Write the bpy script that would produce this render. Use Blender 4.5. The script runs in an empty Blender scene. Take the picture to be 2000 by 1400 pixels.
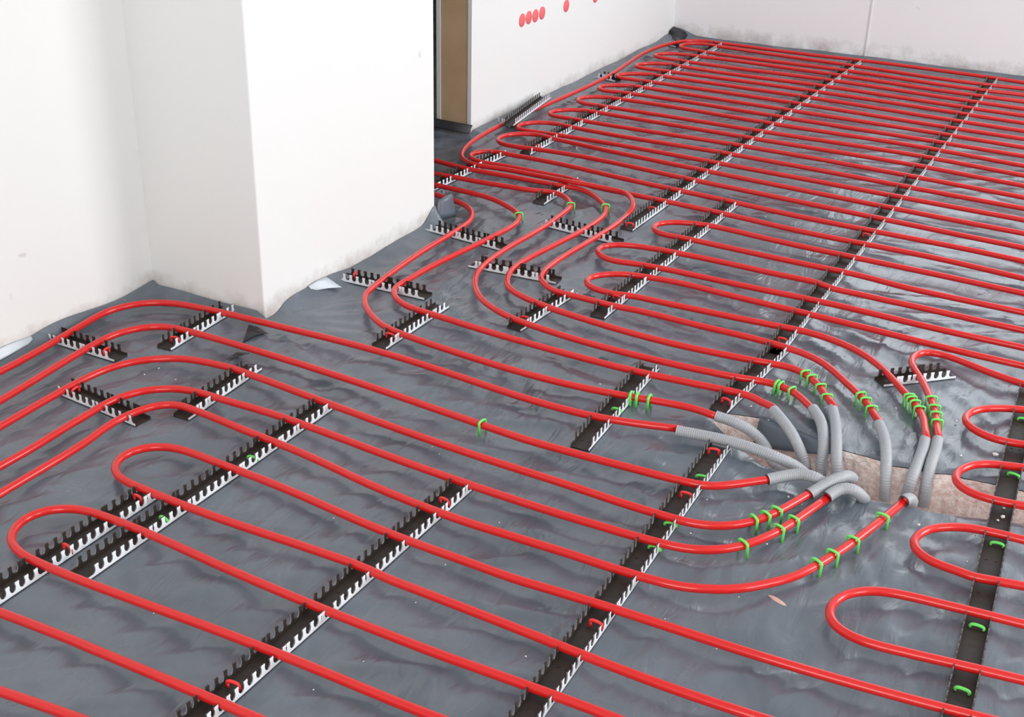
import bpy, bmesh, math, random
from mathutils import Vector, Matrix, noise
random.seed(7)
scene = bpy.context.scene
col = scene.collection

# ------------------------------------------------------------------ camera
PITCH, ROLL, YAW, EYE = 0.46510679, -0.02539251, 0.48554924, 1.2
fw = Vector((-math.sin(YAW)*math.cos(PITCH), math.cos(YAW)*math.cos(PITCH), -math.sin(PITCH)))
rt = Vector((math.cos(YAW), math.sin(YAW), 0))
dn = fw.cross(rt)
rt, dn = rt*math.cos(ROLL)+dn*math.sin(ROLL), -rt*math.sin(ROLL)+dn*math.cos(ROLL)
cam = bpy.data.cameras.new('camera')
cam.sensor_width, cam.lens, cam.clip_start = 36.0, 44.11, 0.05
cam_ob = bpy.data.objects.new('camera', cam)
col.objects.link(cam_ob)
cam_ob.matrix_world = Matrix(((rt.x, -dn.x, -fw.x, 0), (rt.y, -dn.y, -fw.y, 0), (rt.z, -dn.z, -fw.z, EYE), (0, 0, 0, 1)))
scene.camera = cam_ob

# ------------------------------------------------------------------ colour management, world, daylight
scene.view_settings.view_transform = 'Standard'
scene.view_settings.look = 'None'
scene.view_settings.gamma = 1.0
scene.view_settings.use_curve_mapping = False
scene.view_settings.exposure = 0.0
scene.cycles.use_denoising = True
scene.cycles.max_bounces = 8
scene.cycles.diffuse_bounces = 5
scene.cycles.caustics_reflective = False
scene.cycles.caustics_refractive = False
world = bpy.data.worlds.new('overcast_sky')
scene.world = world
world.use_nodes = True
wn = world.node_tree.nodes['Background']
wn.inputs['Color'].default_value = (0.86, 0.93, 1.0, 1)
wn.inputs['Strength'].default_value = 1.2

def daylight(name, loc, direction, w, h, energy, color=(1, 1, 1)):
    l = bpy.data.lights.new(name, 'AREA')
    l.shape, l.size, l.size_y, l.energy, l.color = 'RECTANGLE', w, h, energy, color
    o = bpy.data.objects.new(name, l)
    o.location = loc
    o.rotation_euler = Vector(direction).to_track_quat('-Z', 'Z').to_euler()
    col.objects.link(o)
    return o
# daylight coming in through the openings of the room
RIGHT_X, REAR_Y, CEIL = 2.5, -1.7, 2.5
daylight('daylight_right_near', (RIGHT_X+.12, 0.75, 1.45), (-1, 0, -.12), 1.5, 1.3, 48, (1, .985, .965))
daylight('daylight_right_far', (RIGHT_X+.12, 3.55, 1.3), (-1, 0, -.12), 1.7, 1.6, 104, (1, .985, .97))
daylight('daylight_back', (-.25, 5.56, 1.38), (0, -1, -.1), 1.9, 1.25, 17, (.90, .95, 1))
daylight('daylight_rear', (0.2, REAR_Y-.12, 1.35), (0, 1, -.1), 1.8, 1.5, 64, (1, .93, .86))

# ------------------------------------------------------------------ measured layout in metres
PIPE_PATHS = {
  'p1': [(-1.9548,1.0005,0.0155),(-1.9604,1.4804,0.0155),(-1.9627,1.5463,0.0155),(-1.9668,1.6001,0.0155),(-1.9758,1.6774,0.0155),(-1.9854,1.7605,0.0155),(-1.9888,1.7964,0.0155),(-1.9889,1.8143,0.0155),(-1.9867,1.8321,0.0155),(-1.9821,1.8495,0.0155),(-1.9753,1.8661,0.0155),(-1.9666,1.8818,0.0155),(-1.9558,1.8961,0.0155),(-1.9475,1.9046,0.0155),(-1.9335,1.9157,0.0155),(-1.9181,1.925,0.0155),(-1.9018,1.9325,0.0155),(-1.8847,1.9382,0.0155),(-1.8671,1.9422,0.0155),(-1.8375,1.9464,0.0155),(-1.7782,1.9529,0.0155),(-1.7125,1.957,0.0155),(-1.5807,1.9633,0.0155),(-1.4729,1.969,0.0155),(-1.401,1.9709,0.0155),(-1.335,1.9705,0.0155),(-1.2631,1.9675,0.0155),(-1.1794,1.9616,0.0155),(-1.036,1.9493,0.0155),(-0.9821,1.9464,0.0155),(-0.9282,1.9457,0.0155),(-0.8864,1.9469,0.0155),(-0.8506,1.9498,0.0155),(-0.821,1.9541,0.0155),(-0.7919,1.9604,0.0155),(-0.6887,1.9892,0.0155),(-0.6829,1.9909,0.0155),(-0.6835,1.982,0.0151),(-0.6597,1.985,0.0157)],
  'p2': [(-1.827,0.9162,0.0155),(-1.8626,1.3949,0.0155),(-1.8706,1.4784,0.0155),(-1.8854,1.6095,0.0155),(-1.8912,1.6809,0.0155),(-1.8923,1.7109,0.0155),(-1.8915,1.7289,0.0155),(-1.8889,1.7467,0.0155),(-1.884,1.764,0.0155),(-1.8768,1.7804,0.0155),(-1.8676,1.7957,0.0155),(-1.8603,1.8052,0.0155),(-1.852,1.8138,0.0155),(-1.8429,1.8212,0.0155),(-1.8328,1.8274,0.0155),(-1.822,1.8321,0.0155),(-1.8105,1.8354,0.0155),(-1.7926,1.8383,0.0155),(-1.7627,1.8405,0.0155),(-1.6673,1.8424,0.0155),(-1.5834,1.8414,0.0155),(-1.3975,1.8363,0.0155),(-1.3136,1.8318,0.0155),(-1.0863,1.8156,0.0155),(-0.9668,1.8069,0.0155),(-0.931,1.8047,0.0155),(-0.8891,1.8044,0.0155),(-0.8053,1.8068,0.0155),(-0.7095,1.8117,0.0155),(-0.6201,1.8173,0.0155),(-0.5903,1.8208,0.0155),(-0.5786,1.8232,0.0155),(-0.5673,1.8269,0.0155),(-0.5567,1.8321,0.0155),(-0.5469,1.8388,0.0155),(-0.5332,1.8504,0.0155),(-0.4869,1.8955,0.0155),(-0.4785,1.9033,0.0155),(-0.4793,1.9029,0.0154),(-0.4621,1.9195,0.0177)],
  'p3': [(-1.7614,0.8461,0.0155),(-1.7853,1.3435,0.0155),(-1.7935,1.5471,0.0155),(-1.7931,1.571,0.0155),(-1.7907,1.5948,0.0155),(-1.7874,1.6125,0.0155),(-1.7826,1.6299,0.0155),(-1.7763,1.6467,0.0155),(-1.7683,1.6628,0.0155),(-1.7586,1.6778,0.0155),(-1.7471,1.6915,0.0155),(-1.734,1.7038,0.0155),(-1.7197,1.7146,0.0155),(-1.7044,1.7241,0.0155),(-1.6882,1.7321,0.0155),(-1.6714,1.7381,0.0155),(-1.6539,1.7422,0.0155),(-1.6124,1.7487,0.0155),(-1.5886,1.751,0.0155),(-1.5647,1.7514,0.0155),(-1.5229,1.7487,0.0155),(-1.314,1.7299,0.0155),(-1.1166,1.7147,0.0155),(-1.0028,1.7083,0.0155),(-0.9189,1.7056,0.0155),(-0.793,1.7034,0.0155),(-0.6494,1.6984,0.0155),(-0.6076,1.6988,0.0155),(-0.5657,1.7005,0.0155),(-0.5479,1.7028,0.0155),(-0.5305,1.7073,0.0155),(-0.5139,1.714,0.0155),(-0.5036,1.7198,0.0155),(-0.4891,1.7303,0.0155),(-0.4761,1.7426,0.0155),(-0.4643,1.7562,0.0155),(-0.4539,1.7708,0.0155),(-0.445,1.7863,0.0155),(-0.4352,1.808,0.0155),(-0.4007,1.8986,0.0155),(-0.4019,1.8937,0.0156),(-0.3916,1.915,0.0196)],
  'p4': [(-1.6823,0.8469,0.0155),(-1.6745,1.2488,0.0155),(-1.6747,1.3266,0.0155),(-1.6771,1.3682,0.0155),(-1.6797,1.4098,0.0155),(-1.6809,1.4634,0.0155),(-1.6827,1.4991,0.0155),(-1.6818,1.517,0.0155),(-1.679,1.5347,0.0155),(-1.674,1.5521,0.0155),(-1.6672,1.5687,0.0155),(-1.6615,1.5791,0.0155),(-1.6548,1.5889,0.0155),(-1.647,1.5979,0.0155),(-1.6336,1.6098,0.0155),(-1.6187,1.6197,0.0155),(-1.6081,1.6251,0.0155),(-1.597,1.6294,0.0155),(-1.5796,1.6339,0.0155),(-1.5618,1.6364,0.0155),(-1.5379,1.6378,0.0155),(-1.4902,1.6383,0.0155),(-1.4185,1.6413,0.0155),(-1.3707,1.6415,0.0155),(-1.3168,1.6394,0.0155),(-1.0776,1.6231,0.0155),(-0.9878,1.6185,0.0155),(-0.8499,1.6142,0.0155),(-0.772,1.6137,0.0155),(-0.7,1.6154,0.0155),(-0.5687,1.6222,0.0155),(-0.5509,1.6244,0.0155),(-0.5334,1.6282,0.0155),(-0.5164,1.634,0.0155),(-0.5003,1.6418,0.0155),(-0.4853,1.6516,0.0155),(-0.4716,1.663,0.0155),(-0.4593,1.6761,0.0155),(-0.4484,1.6903,0.0155),(-0.4358,1.7107,0.0155),(-0.425,1.7321,0.0155),(-0.4133,1.7597,0.0155),(-0.4017,1.7937,0.0155),(-0.3886,1.8397,0.0155),(-0.3719,1.9033,0.0155),(-0.3724,1.9002,0.0166),(-0.3664,1.9149,0.0188),(-0.3622,1.9217,0.02)],
  'p5': [(-1.6021,0.9656,0.0155),(-1.6053,1.2356,0.0155),(-1.6068,1.3614,0.0155),(-1.6083,1.3852,0.0155),(-1.6154,1.4384,0.0155),(-1.6167,1.4624,0.0155),(-1.6161,1.4804,0.0155),(-1.6139,1.4982,0.0155),(-1.61,1.5157,0.0155),(-1.6042,1.5327,0.0155),(-1.5991,1.5434,0.0155),(-1.5928,1.5534,0.0155),(-1.5851,1.5621,0.0155),(-1.576,1.5691,0.0155),(-1.5655,1.5741,0.0155),(-1.5541,1.5771,0.0155),(-1.5422,1.5783,0.0155),(-1.524,1.5776,0.0155),(-1.3754,1.5646,0.0155),(-1.2679,1.5557,0.0155),(-1.2144,1.5491,0.0155),(-1.0901,1.5296,0.0155),(-1.0366,1.5231,0.0155),(-0.971,1.5175,0.0155),(-0.9112,1.5143,0.0155),(-0.8633,1.5137,0.0155),(-0.7974,1.5156,0.0155),(-0.7016,1.5188,0.0155),(-0.5879,1.5203,0.0155),(-0.546,1.5227,0.0155),(-0.5222,1.5253,0.0155),(-0.5046,1.5287,0.0155),(-0.4874,1.5338,0.0155),(-0.4706,1.5404,0.0155),(-0.4492,1.551,0.0155),(-0.4338,1.5603,0.0155),(-0.4194,1.5709,0.0155),(-0.4059,1.5828,0.0155),(-0.3893,1.6001,0.0155),(-0.3698,1.623,0.0155),(-0.3591,1.6374,0.0155),(-0.3498,1.6526,0.0155),(-0.3397,1.6743,0.0155),(-0.3155,1.7355,0.0155),(-0.3003,1.7808,0.0155),(-0.2836,1.8383,0.0155),(-0.2519,1.9596,0.0155),(-0.2524,1.9541,0.0171),(-0.2502,1.9614,0.0165),(-0.2482,1.9683,0.0138),(-0.2466,1.9749,0.0097)],
  'p6': [(0.7514,1.4765,0.0155),(0.6251,1.4772,0.0155),(0.4684,1.4813,0.0155),(0.3358,1.4845,0.0155),(0.2456,1.4847,0.0155),(0.1737,1.4827,0.0155),(0.108,1.4788,0.0155),(0.0484,1.4732,0.0155),(-0.0287,1.4633,0.0155),(-0.1177,1.4514,0.0155),(-0.2071,1.4422,0.0155),(-0.2967,1.435,0.0155),(-0.3805,1.4306,0.0155),(-0.4825,1.4279,0.0155),(-0.5784,1.4254,0.0155),(-0.6741,1.4202,0.0155),(-0.7337,1.4164,0.0155),(-0.7695,1.4165,0.0155),(-0.8234,1.4176,0.0155),(-0.9072,1.4188,0.0155),(-0.973,1.4215,0.0155),(-1.0387,1.4267,0.0155),(-1.1818,1.4413,0.0155),(-1.2476,1.4461,0.0155),(-1.3134,1.449,0.0155),(-1.367,1.451,0.0155),(-1.4087,1.4529,0.0155),(-1.4328,1.4526,0.0155),(-1.4508,1.4506,0.0155),(-1.4625,1.4478,0.0155),(-1.4736,1.4437,0.0155),(-1.484,1.4381,0.0155),(-1.4933,1.431,0.0155),(-1.5012,1.4224,0.0155),(-1.5075,1.4126,0.0155),(-1.5119,1.4018,0.0155),(-1.5141,1.3904,0.0155),(-1.514,1.3788,0.0155),(-1.5116,1.3676,0.0155),(-1.5068,1.357,0.0155),(-1.5001,1.3475,0.0155),(-1.4918,1.3394,0.0155),(-1.482,1.3329,0.0155),(-1.4713,1.3279,0.0155),(-1.4598,1.3244,0.0155),(-1.4418,1.3214,0.0155),(-1.406,1.3191,0.0155),(-1.3169,1.3155,0.0155),(-1.251,1.315,0.0155),(-1.173,1.3169,0.0155),(-1.0532,1.3214,0.0155),(-0.9634,1.3226,0.0155),(-0.9396,1.3213,0.0155),(-0.8981,1.3172,0.0155),(-0.8503,1.3162,0.0155),(-0.7005,1.3125,0.0155),(-0.5028,1.3057,0.0155),(-0.4368,1.3053,0.0155),(-0.3709,1.307,0.0155),(-0.2572,1.3137,0.0155),(-0.1554,1.319,0.0155),(-0.0475,1.3224,0.0155),(0.0906,1.324,0.0155),(0.4019,1.3248,0.0155),(0.4831,1.3257,0.0155)],
  'p7': [(0.2296,1.2264,0.0155),(-0.0883,1.2173,0.0155),(-0.2623,1.2132,0.0155),(-0.3943,1.2121,0.0155),(-0.5322,1.2119,0.0155),(-0.6282,1.2093,0.0155),(-0.748,1.2053,0.0155),(-0.8199,1.205,0.0155),(-1.0597,1.2092,0.0155),(-1.1374,1.2128,0.0155),(-1.2809,1.2218,0.0155),(-1.3466,1.224,0.0155),(-1.4062,1.2239,0.0155),(-1.4303,1.2224,0.0155),(-1.448,1.2193,0.0155),(-1.4594,1.2156,0.0155),(-1.4702,1.2107,0.0155),(-1.4804,1.2046,0.0155),(-1.4896,1.1972,0.0155),(-1.4975,1.1886,0.0155),(-1.5035,1.1787,0.0155),(-1.5074,1.1679,0.0155),(-1.509,1.1564,0.0155),(-1.5084,1.1447,0.0155),(-1.5057,1.1333,0.0155),(-1.5012,1.1225,0.0155),(-1.495,1.1126,0.0155),(-1.4871,1.1039,0.0155),(-1.478,1.0966,0.0155),(-1.4677,1.0907,0.0155),(-1.4568,1.0861,0.0155),(-1.4394,1.0814,0.0155),(-1.4215,1.0788,0.0155),(-1.3975,1.0774,0.0155),(-1.3203,1.0771,0.0155),(-1.2305,1.0804,0.0155),(-1.0567,1.0885,0.0155),(-0.9368,1.092,0.0155),(-0.8408,1.0926,0.0155),(-0.7329,1.0925,0.0155),(-0.649,1.0949,0.0155),(-0.4931,1.1009,0.0155),(-0.3492,1.104,0.0155),(0.0794,1.108,0.0155),(0.1132,1.1085,0.0155)],
  'p8': [(-1.4515,0.9528,0.0155),(-1.3199,0.963,0.0155),(-1.2421,0.967,0.0155),(-1.1281,0.9697,0.0155),(-0.6422,0.978,0.0155),(-0.1472,0.9883,0.0155),(-0.1021,0.9892,0.0155)],
  'p9': [(-1.3369,0.8274,0.0155),(-1.1284,0.8526,0.0155),(-1.0449,0.8608,0.0155),(-0.9672,0.8663,0.0155),(-0.8833,0.8699,0.0155),(-0.7813,0.8718,0.0155),(-0.6371,0.8715,0.0155),(-0.4212,0.87,0.0155),(-0.3163,0.8706,0.0155)],
  'p10': [(-2.1187,2.9458,0.0155),(-1.8177,2.8915,0.0155),(-1.7239,2.8727,0.0155),(-1.6949,2.8653,0.0155),(-1.6779,2.8592,0.0155),(-1.6619,2.8511,0.0155),(-1.6472,2.8408,0.0155),(-1.6339,2.8288,0.0155),(-1.6223,2.8152,0.0155),(-1.6121,2.8003,0.0155),(-1.6035,2.7845,0.0155),(-1.5966,2.7679,0.0155),(-1.5916,2.7507,0.0155),(-1.5887,2.733,0.0155),(-1.5867,2.7031,0.0155),(-1.5844,2.6313,0.0155),(-1.5832,2.5056,0.0155),(-1.5806,2.4457,0.0155),(-1.5747,2.368,0.0155),(-1.5673,2.2966,0.0155),(-1.5589,2.2313,0.0155),(-1.5551,2.2139,0.0155),(-1.5511,2.2027,0.0155),(-1.5428,2.1868,0.0155),(-1.5328,2.1718,0.0155),(-1.5218,2.1576,0.0155),(-1.5097,2.1443,0.0155),(-1.4921,2.128,0.0155),(-1.4684,2.1097,0.0155),(-1.4483,2.0965,0.0155),(-1.4326,2.0877,0.0155),(-1.4162,2.0804,0.0155),(-1.3991,2.0754,0.0155),(-1.3285,2.063,0.0155),(-1.2213,2.0517,0.0155),(-1.1376,2.045,0.0155),(-1.0777,2.042,0.0155),(-1.0238,2.0413,0.0155),(-0.9699,2.0426,0.0155),(-0.9221,2.0458,0.0155),(-0.8805,2.0505,0.0155),(-0.8214,2.0599,0.0155),(-0.7331,2.0757,0.0155),(-0.7093,2.0785,0.0155),(-0.6915,2.079,0.0155),(-0.6738,2.0778,0.0155),(-0.6388,2.0727,0.0155),(-0.6397,2.075,0.0146),(-0.6198,2.076,0.0127),(-0.6158,2.0759,0.0123)],
  'p11': [(-2.1609,2.9632,0.0155),(-1.7891,2.9545,0.0155),(-1.6873,2.9501,0.0155),(-1.6636,2.9475,0.0155),(-1.646,2.9441,0.0155),(-1.6287,2.9392,0.0155),(-1.6062,2.9307,0.0155),(-1.579,2.9181,0.0155),(-1.5527,2.9037,0.0155),(-1.5325,2.8908,0.0155),(-1.5182,2.8798,0.0155),(-1.5054,2.8674,0.0155),(-1.498,2.8581,0.0155),(-1.4917,2.848,0.0155),(-1.4865,2.8373,0.0155),(-1.4808,2.8204,0.0155),(-1.4773,2.8028,0.0155),(-1.4759,2.7848,0.0155),(-1.4761,2.7608,0.0155),(-1.4797,2.7131,0.0155),(-1.4911,2.6059,0.0155),(-1.5078,2.469,0.0155),(-1.5124,2.4154,0.0155),(-1.5143,2.3737,0.0155),(-1.515,2.3261,0.0155),(-1.5165,2.296,0.0155),(-1.5161,2.2841,0.0155),(-1.5141,2.2725,0.0155),(-1.5101,2.2614,0.0155),(-1.5045,2.251,0.0155),(-1.4977,2.2411,0.0155),(-1.49,2.232,0.0155),(-1.4814,2.2238,0.0155),(-1.4719,2.2167,0.0155),(-1.4565,2.2077,0.0155),(-1.44,2.2006,0.0155),(-1.4227,2.1957,0.0155),(-1.405,2.1931,0.0155),(-1.3455,2.1882,0.0155),(-1.2501,2.179,0.0155),(-1.1664,2.173,0.0155),(-1.0825,2.1694,0.0155),(-0.9446,2.1665,0.0155),(-0.8847,2.1669,0.0155),(-0.8308,2.1696,0.0155),(-0.7414,2.1776,0.0155),(-0.6642,2.1853,0.0155),(-0.6342,2.1872,0.0155),(-0.6223,2.1869,0.0155),(-0.6107,2.1849,0.0155),(-0.5994,2.1813,0.0155),(-0.5833,2.1738,0.0155),(-0.5484,2.1533,0.0155),(-0.5504,2.1519,0.0151),(-0.5345,2.1339,0.0156)],
  'p12': [(-2.2694,2.9988,0.0155),(-1.9295,3.0365,0.0155),(-1.846,3.0438,0.0155),(-1.8042,3.0458,0.0155),(-1.7504,3.0472,0.0155),(-1.6967,3.0515,0.0155),(-1.6192,3.0587,0.0155),(-1.5834,3.0616,0.0155),(-1.5658,3.0645,0.0155),(-1.5484,3.0695,0.0155),(-1.5256,3.0774,0.0155),(-1.5142,3.0799,0.0155),(-1.5027,3.0802,0.0155),(-1.4912,3.0783,0.0155),(-1.48,3.0746,0.0155),(-1.4693,3.0694,0.0155),(-1.4593,3.063,0.0155),(-1.4456,3.0514,0.0155),(-1.4333,3.0382,0.0155),(-1.4226,3.0238,0.0155),(-1.4167,3.0135,0.0155),(-1.4122,3.0025,0.0155),(-1.4092,2.991,0.0155),(-1.4067,2.9731,0.0155),(-1.4044,2.9313,0.0155),(-1.4012,2.8599,0.0155),(-1.4013,2.8121,0.0155),(-1.4041,2.7522,0.0155),(-1.4101,2.6505,0.0155),(-1.4113,2.5966,0.0155),(-1.4104,2.5547,0.0155),(-1.4078,2.5189,0.0155),(-1.4039,2.4892,0.0155),(-1.3992,2.4657,0.0155),(-1.3942,2.4484,0.0155),(-1.3854,2.4261,0.0155),(-1.3748,2.4046,0.0155),(-1.3625,2.384,0.0155),(-1.3487,2.3644,0.0155),(-1.3336,2.3458,0.0155),(-1.3168,2.3287,0.0155),(-1.3031,2.317,0.0155),(-1.2886,2.3065,0.0155),(-1.2679,2.2944,0.0155),(-1.2409,2.2812,0.0155),(-1.2187,2.272,0.0155),(-1.1959,2.2648,0.0155),(-1.1667,2.2584,0.0155),(-1.1134,2.2503,0.0155),(-1.054,2.2431,0.0155),(-1.0003,2.2389,0.0155),(-0.9464,2.2369,0.0155),(-0.8745,2.2371,0.0155),(-0.7966,2.2394,0.0155),(-0.7309,2.2437,0.0155),(-0.6832,2.2481,0.0155),(-0.6538,2.2527,0.0155),(-0.6187,2.2598,0.0155),(-0.6008,2.2617,0.0155),(-0.5888,2.2616,0.0155),(-0.577,2.2603,0.0155),(-0.5654,2.2577,0.0155),(-0.5542,2.2538,0.0155),(-0.5436,2.2485,0.0155),(-0.5289,2.2384,0.0155),(-0.5154,2.2267,0.0155),(-0.4917,2.2023,0.0155),(-0.4846,2.1947,0.0155),(-0.4852,2.198,0.015),(-0.4715,2.1783,0.0152)],
  'p13': [(-2.3311,3.2106,0.0155),(-1.9341,3.1479,0.0155),(-1.8511,3.1363,0.0155),(-1.8273,3.1345,0.0155),(-1.7974,3.1346,0.0155),(-1.6838,3.1393,0.0155),(-1.564,3.1429,0.0155),(-1.5281,3.1445,0.0155),(-1.4864,3.1484,0.0155),(-1.4685,3.1483,0.0155),(-1.4567,3.1467,0.0155),(-1.4393,3.142,0.0155),(-1.4228,3.1352,0.0155),(-1.4072,3.1264,0.0155),(-1.3927,3.1159,0.0155),(-1.3698,3.0961,0.0155),(-1.3482,3.0752,0.0155),(-1.3363,3.0618,0.0155),(-1.3258,3.0472,0.0155),(-1.3169,3.0316,0.0155),(-1.3098,3.0152,0.0155),(-1.3046,2.9981,0.0155),(-1.3015,2.9804,0.0155),(-1.299,2.9504,0.0155),(-1.2982,2.9144,0.0155),(-1.3,2.8726,0.0155),(-1.3048,2.8189,0.0155),(-1.3151,2.7356,0.0155),(-1.3335,2.593,0.0155),(-1.3356,2.5632,0.0155),(-1.3355,2.5391,0.0155),(-1.3339,2.5212,0.0155),(-1.3306,2.5036,0.0155),(-1.3241,2.4805,0.0155),(-1.3154,2.458,0.0155),(-1.3074,2.4418,0.0155),(-1.2978,2.4267,0.0155),(-1.2902,2.4177,0.0155),(-1.2815,2.4096,0.0155),(-1.267,2.3993,0.0155),(-1.2511,2.3908,0.0155),(-1.2345,2.3839,0.0155),(-1.1945,2.3709,0.0155),(-1.1656,2.363,0.0155),(-1.1364,2.3569,0.0155),(-1.0654,2.3463,0.0155),(-0.9999,2.3385,0.0155),(-0.9402,2.3335,0.0155),(-0.8864,2.331,0.0155),(-0.8385,2.3306,0.0155),(-0.7906,2.3323,0.0155),(-0.7131,2.3384,0.0155),(-0.6597,2.3438,0.0155),(-0.6002,2.3514,0.0155),(-0.5882,2.3518,0.0155),(-0.5764,2.3508,0.0155),(-0.5649,2.348,0.0155),(-0.554,2.3436,0.0155),(-0.5437,2.3377,0.0155),(-0.5296,2.3268,0.0155),(-0.5122,2.3103,0.0155),(-0.5005,2.2967,0.0155),(-0.4872,2.2769,0.0155),(-0.4519,2.2167,0.0155),(-0.4527,2.2175,0.015),(-0.4441,2.1951,0.0153)],
  'p14': [(0.3829,5.2014,0.0155),(0.2745,5.1953,0.0155),(0.1717,5.1868,0.0155),(0.0022,5.1712,0.0155),(-0.0763,5.1657,0.0155),(-0.1424,5.1632,0.0155),(-0.2023,5.163,0.0155),(-0.2559,5.1652,0.0155),(-0.3033,5.1691,0.0155),(-0.3504,5.1753,0.0155),(-0.3972,5.1837,0.0155),(-0.4612,5.198,0.0155),(-0.5137,5.2101,0.0155),(-0.5489,5.2164,0.0155),(-0.5905,5.2215,0.0155),(-0.6502,5.226,0.0155),(-0.7221,5.2288,0.0155),(-0.9021,5.231,0.0155),(-1.0101,5.231,0.0155),(-1.0941,5.2289,0.0155),(-1.16,5.2252,0.0155),(-1.2376,5.2184,0.0155),(-1.3391,5.2086,0.0155),(-1.4049,5.2042,0.0155),(-1.4828,5.2014,0.0155),(-1.6028,5.2,0.0155),(-1.7287,5.199,0.0155),(-1.7825,5.1982,0.0155),(-1.8186,5.1983,0.0155),(-1.8363,5.1964,0.0155),(-1.8478,5.1936,0.0155),(-1.859,5.1894,0.0155),(-1.875,5.1809,0.0155),(-1.8897,5.1705,0.0155),(-1.9027,5.1582,0.0155),(-1.9141,5.1443,0.0155),(-1.9238,5.1292,0.0155),(-1.9316,5.113,0.0155),(-1.9398,5.0905,0.0155),(-1.9531,5.0444,0.0155),(-1.96,5.0153,0.0155),(-1.9659,4.9799,0.0155),(-1.9704,4.9383,0.0155),(-1.973,4.8905,0.0155),(-1.9734,4.8426,0.0155),(-1.9717,4.7887,0.0155),(-1.9673,4.7289,0.0155),(-1.956,4.6214,0.0155),(-1.9441,4.5079,0.0155),(-1.939,4.4422,0.0155),(-1.9361,4.3763,0.0155),(-1.9351,4.2983,0.0155),(-1.9364,4.2023,0.0155),(-1.9402,4.0943,0.0155),(-1.9508,3.9026,0.0155),(-1.9592,3.7408,0.0155),(-1.962,3.6509,0.0155),(-1.9621,3.5729,0.0155),(-1.9602,3.507,0.0155),(-1.9563,3.4472,0.0155),(-1.9507,3.3936,0.0155),(-1.9451,3.3582,0.0155),(-1.9388,3.3289,0.0155),(-1.9305,3.3001,0.0155),(-1.9202,3.2719,0.0155),(-1.9103,3.2499,0.0155),(-1.9014,3.2343,0.0155),(-1.8908,3.2199,0.0155),(-1.8784,3.207,0.0155),(-1.8691,3.1995,0.0155),(-1.8591,3.193,0.0155),(-1.8484,3.1879,0.0155),(-1.8372,3.1842,0.0155),(-1.8256,3.182,0.0155),(-1.8137,3.1812,0.0155),(-1.7957,3.182,0.0155),(-1.76,3.1864,0.0155),(-1.7244,3.1909,0.0155),(-1.6946,3.1923,0.0155),(-1.6106,3.191,0.0156),(-1.5975,3.1887,0.0164),(-1.5836,3.1846,0.0179),(-1.5542,3.1733,0.0221),(-1.5172,3.1585,0.0277),(-1.5031,3.154,0.0294),(-1.4898,3.1511,0.0306),(-1.4835,3.1504,0.0309),(-1.4657,3.1509,0.031),(-1.4246,3.1536,0.031),(-1.3953,3.153,0.031),(-1.3419,3.1512,0.031),(-1.3302,3.1499,0.031),(-1.319,3.1471,0.031),(-1.3086,3.1424,0.031),(-1.2991,3.1359,0.031),(-1.2904,3.128,0.031),(-1.2787,3.1145,0.031),(-1.2687,3.0999,0.031),(-1.2573,3.0791,0.031),(-1.251,3.0651,0.0301),(-1.2476,3.0541,0.0279),(-1.2464,3.0447,0.0249),(-1.2472,3.0292,0.0195),(-1.2478,3.0179,0.017),(-1.2474,3.0035,0.0156),(-1.2452,2.962,0.0155),(-1.245,2.9202,0.0155),(-1.2475,2.8603,0.0155),(-1.2536,2.7766,0.0155),(-1.2626,2.6631,0.0155),(-1.2644,2.6154,0.0155),(-1.2637,2.5794,0.0155),(-1.2617,2.5555,0.0155),(-1.2589,2.5376,0.0155),(-1.2543,2.5203,0.0155),(-1.2499,2.5092,0.0155),(-1.2443,2.4988,0.0155),(-1.2374,2.4894,0.0155),(-1.2291,2.4809,0.0155),(-1.2153,2.4694,0.0155),(-1.2005,2.4593,0.0155),(-1.19,2.4544,0.0155),(-1.1788,2.4515,0.0155),(-1.167,2.4504,0.0155),(-1.1189,2.4497,0.0155),(-1.0358,2.4468,0.0155),(-1.018,2.4472,0.0155),(-0.9768,2.4516,0.0155),(-0.9529,2.4521,0.0155),(-0.8512,2.4491,0.0155),(-0.6655,2.4459,0.0155),(-0.6417,2.444,0.0155),(-0.6062,2.4386,0.0155),(-0.5827,2.4338,0.0155),(-0.5655,2.4285,0.0155),(-0.549,2.4215,0.0155),(-0.5334,2.4127,0.0155),(-0.5188,2.4022,0.0155),(-0.5007,2.3865,0.0155),(-0.4592,2.3437,0.0155),(-0.4223,2.3047,0.0155),(-0.407,2.2865,0.0155),(-0.3931,2.2672,0.0155),(-0.3746,2.2368,0.0155),(-0.3545,2.2014,0.0155),(-0.3571,2.2032,0.0151),(-0.3473,2.1813,0.0158)],
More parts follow.
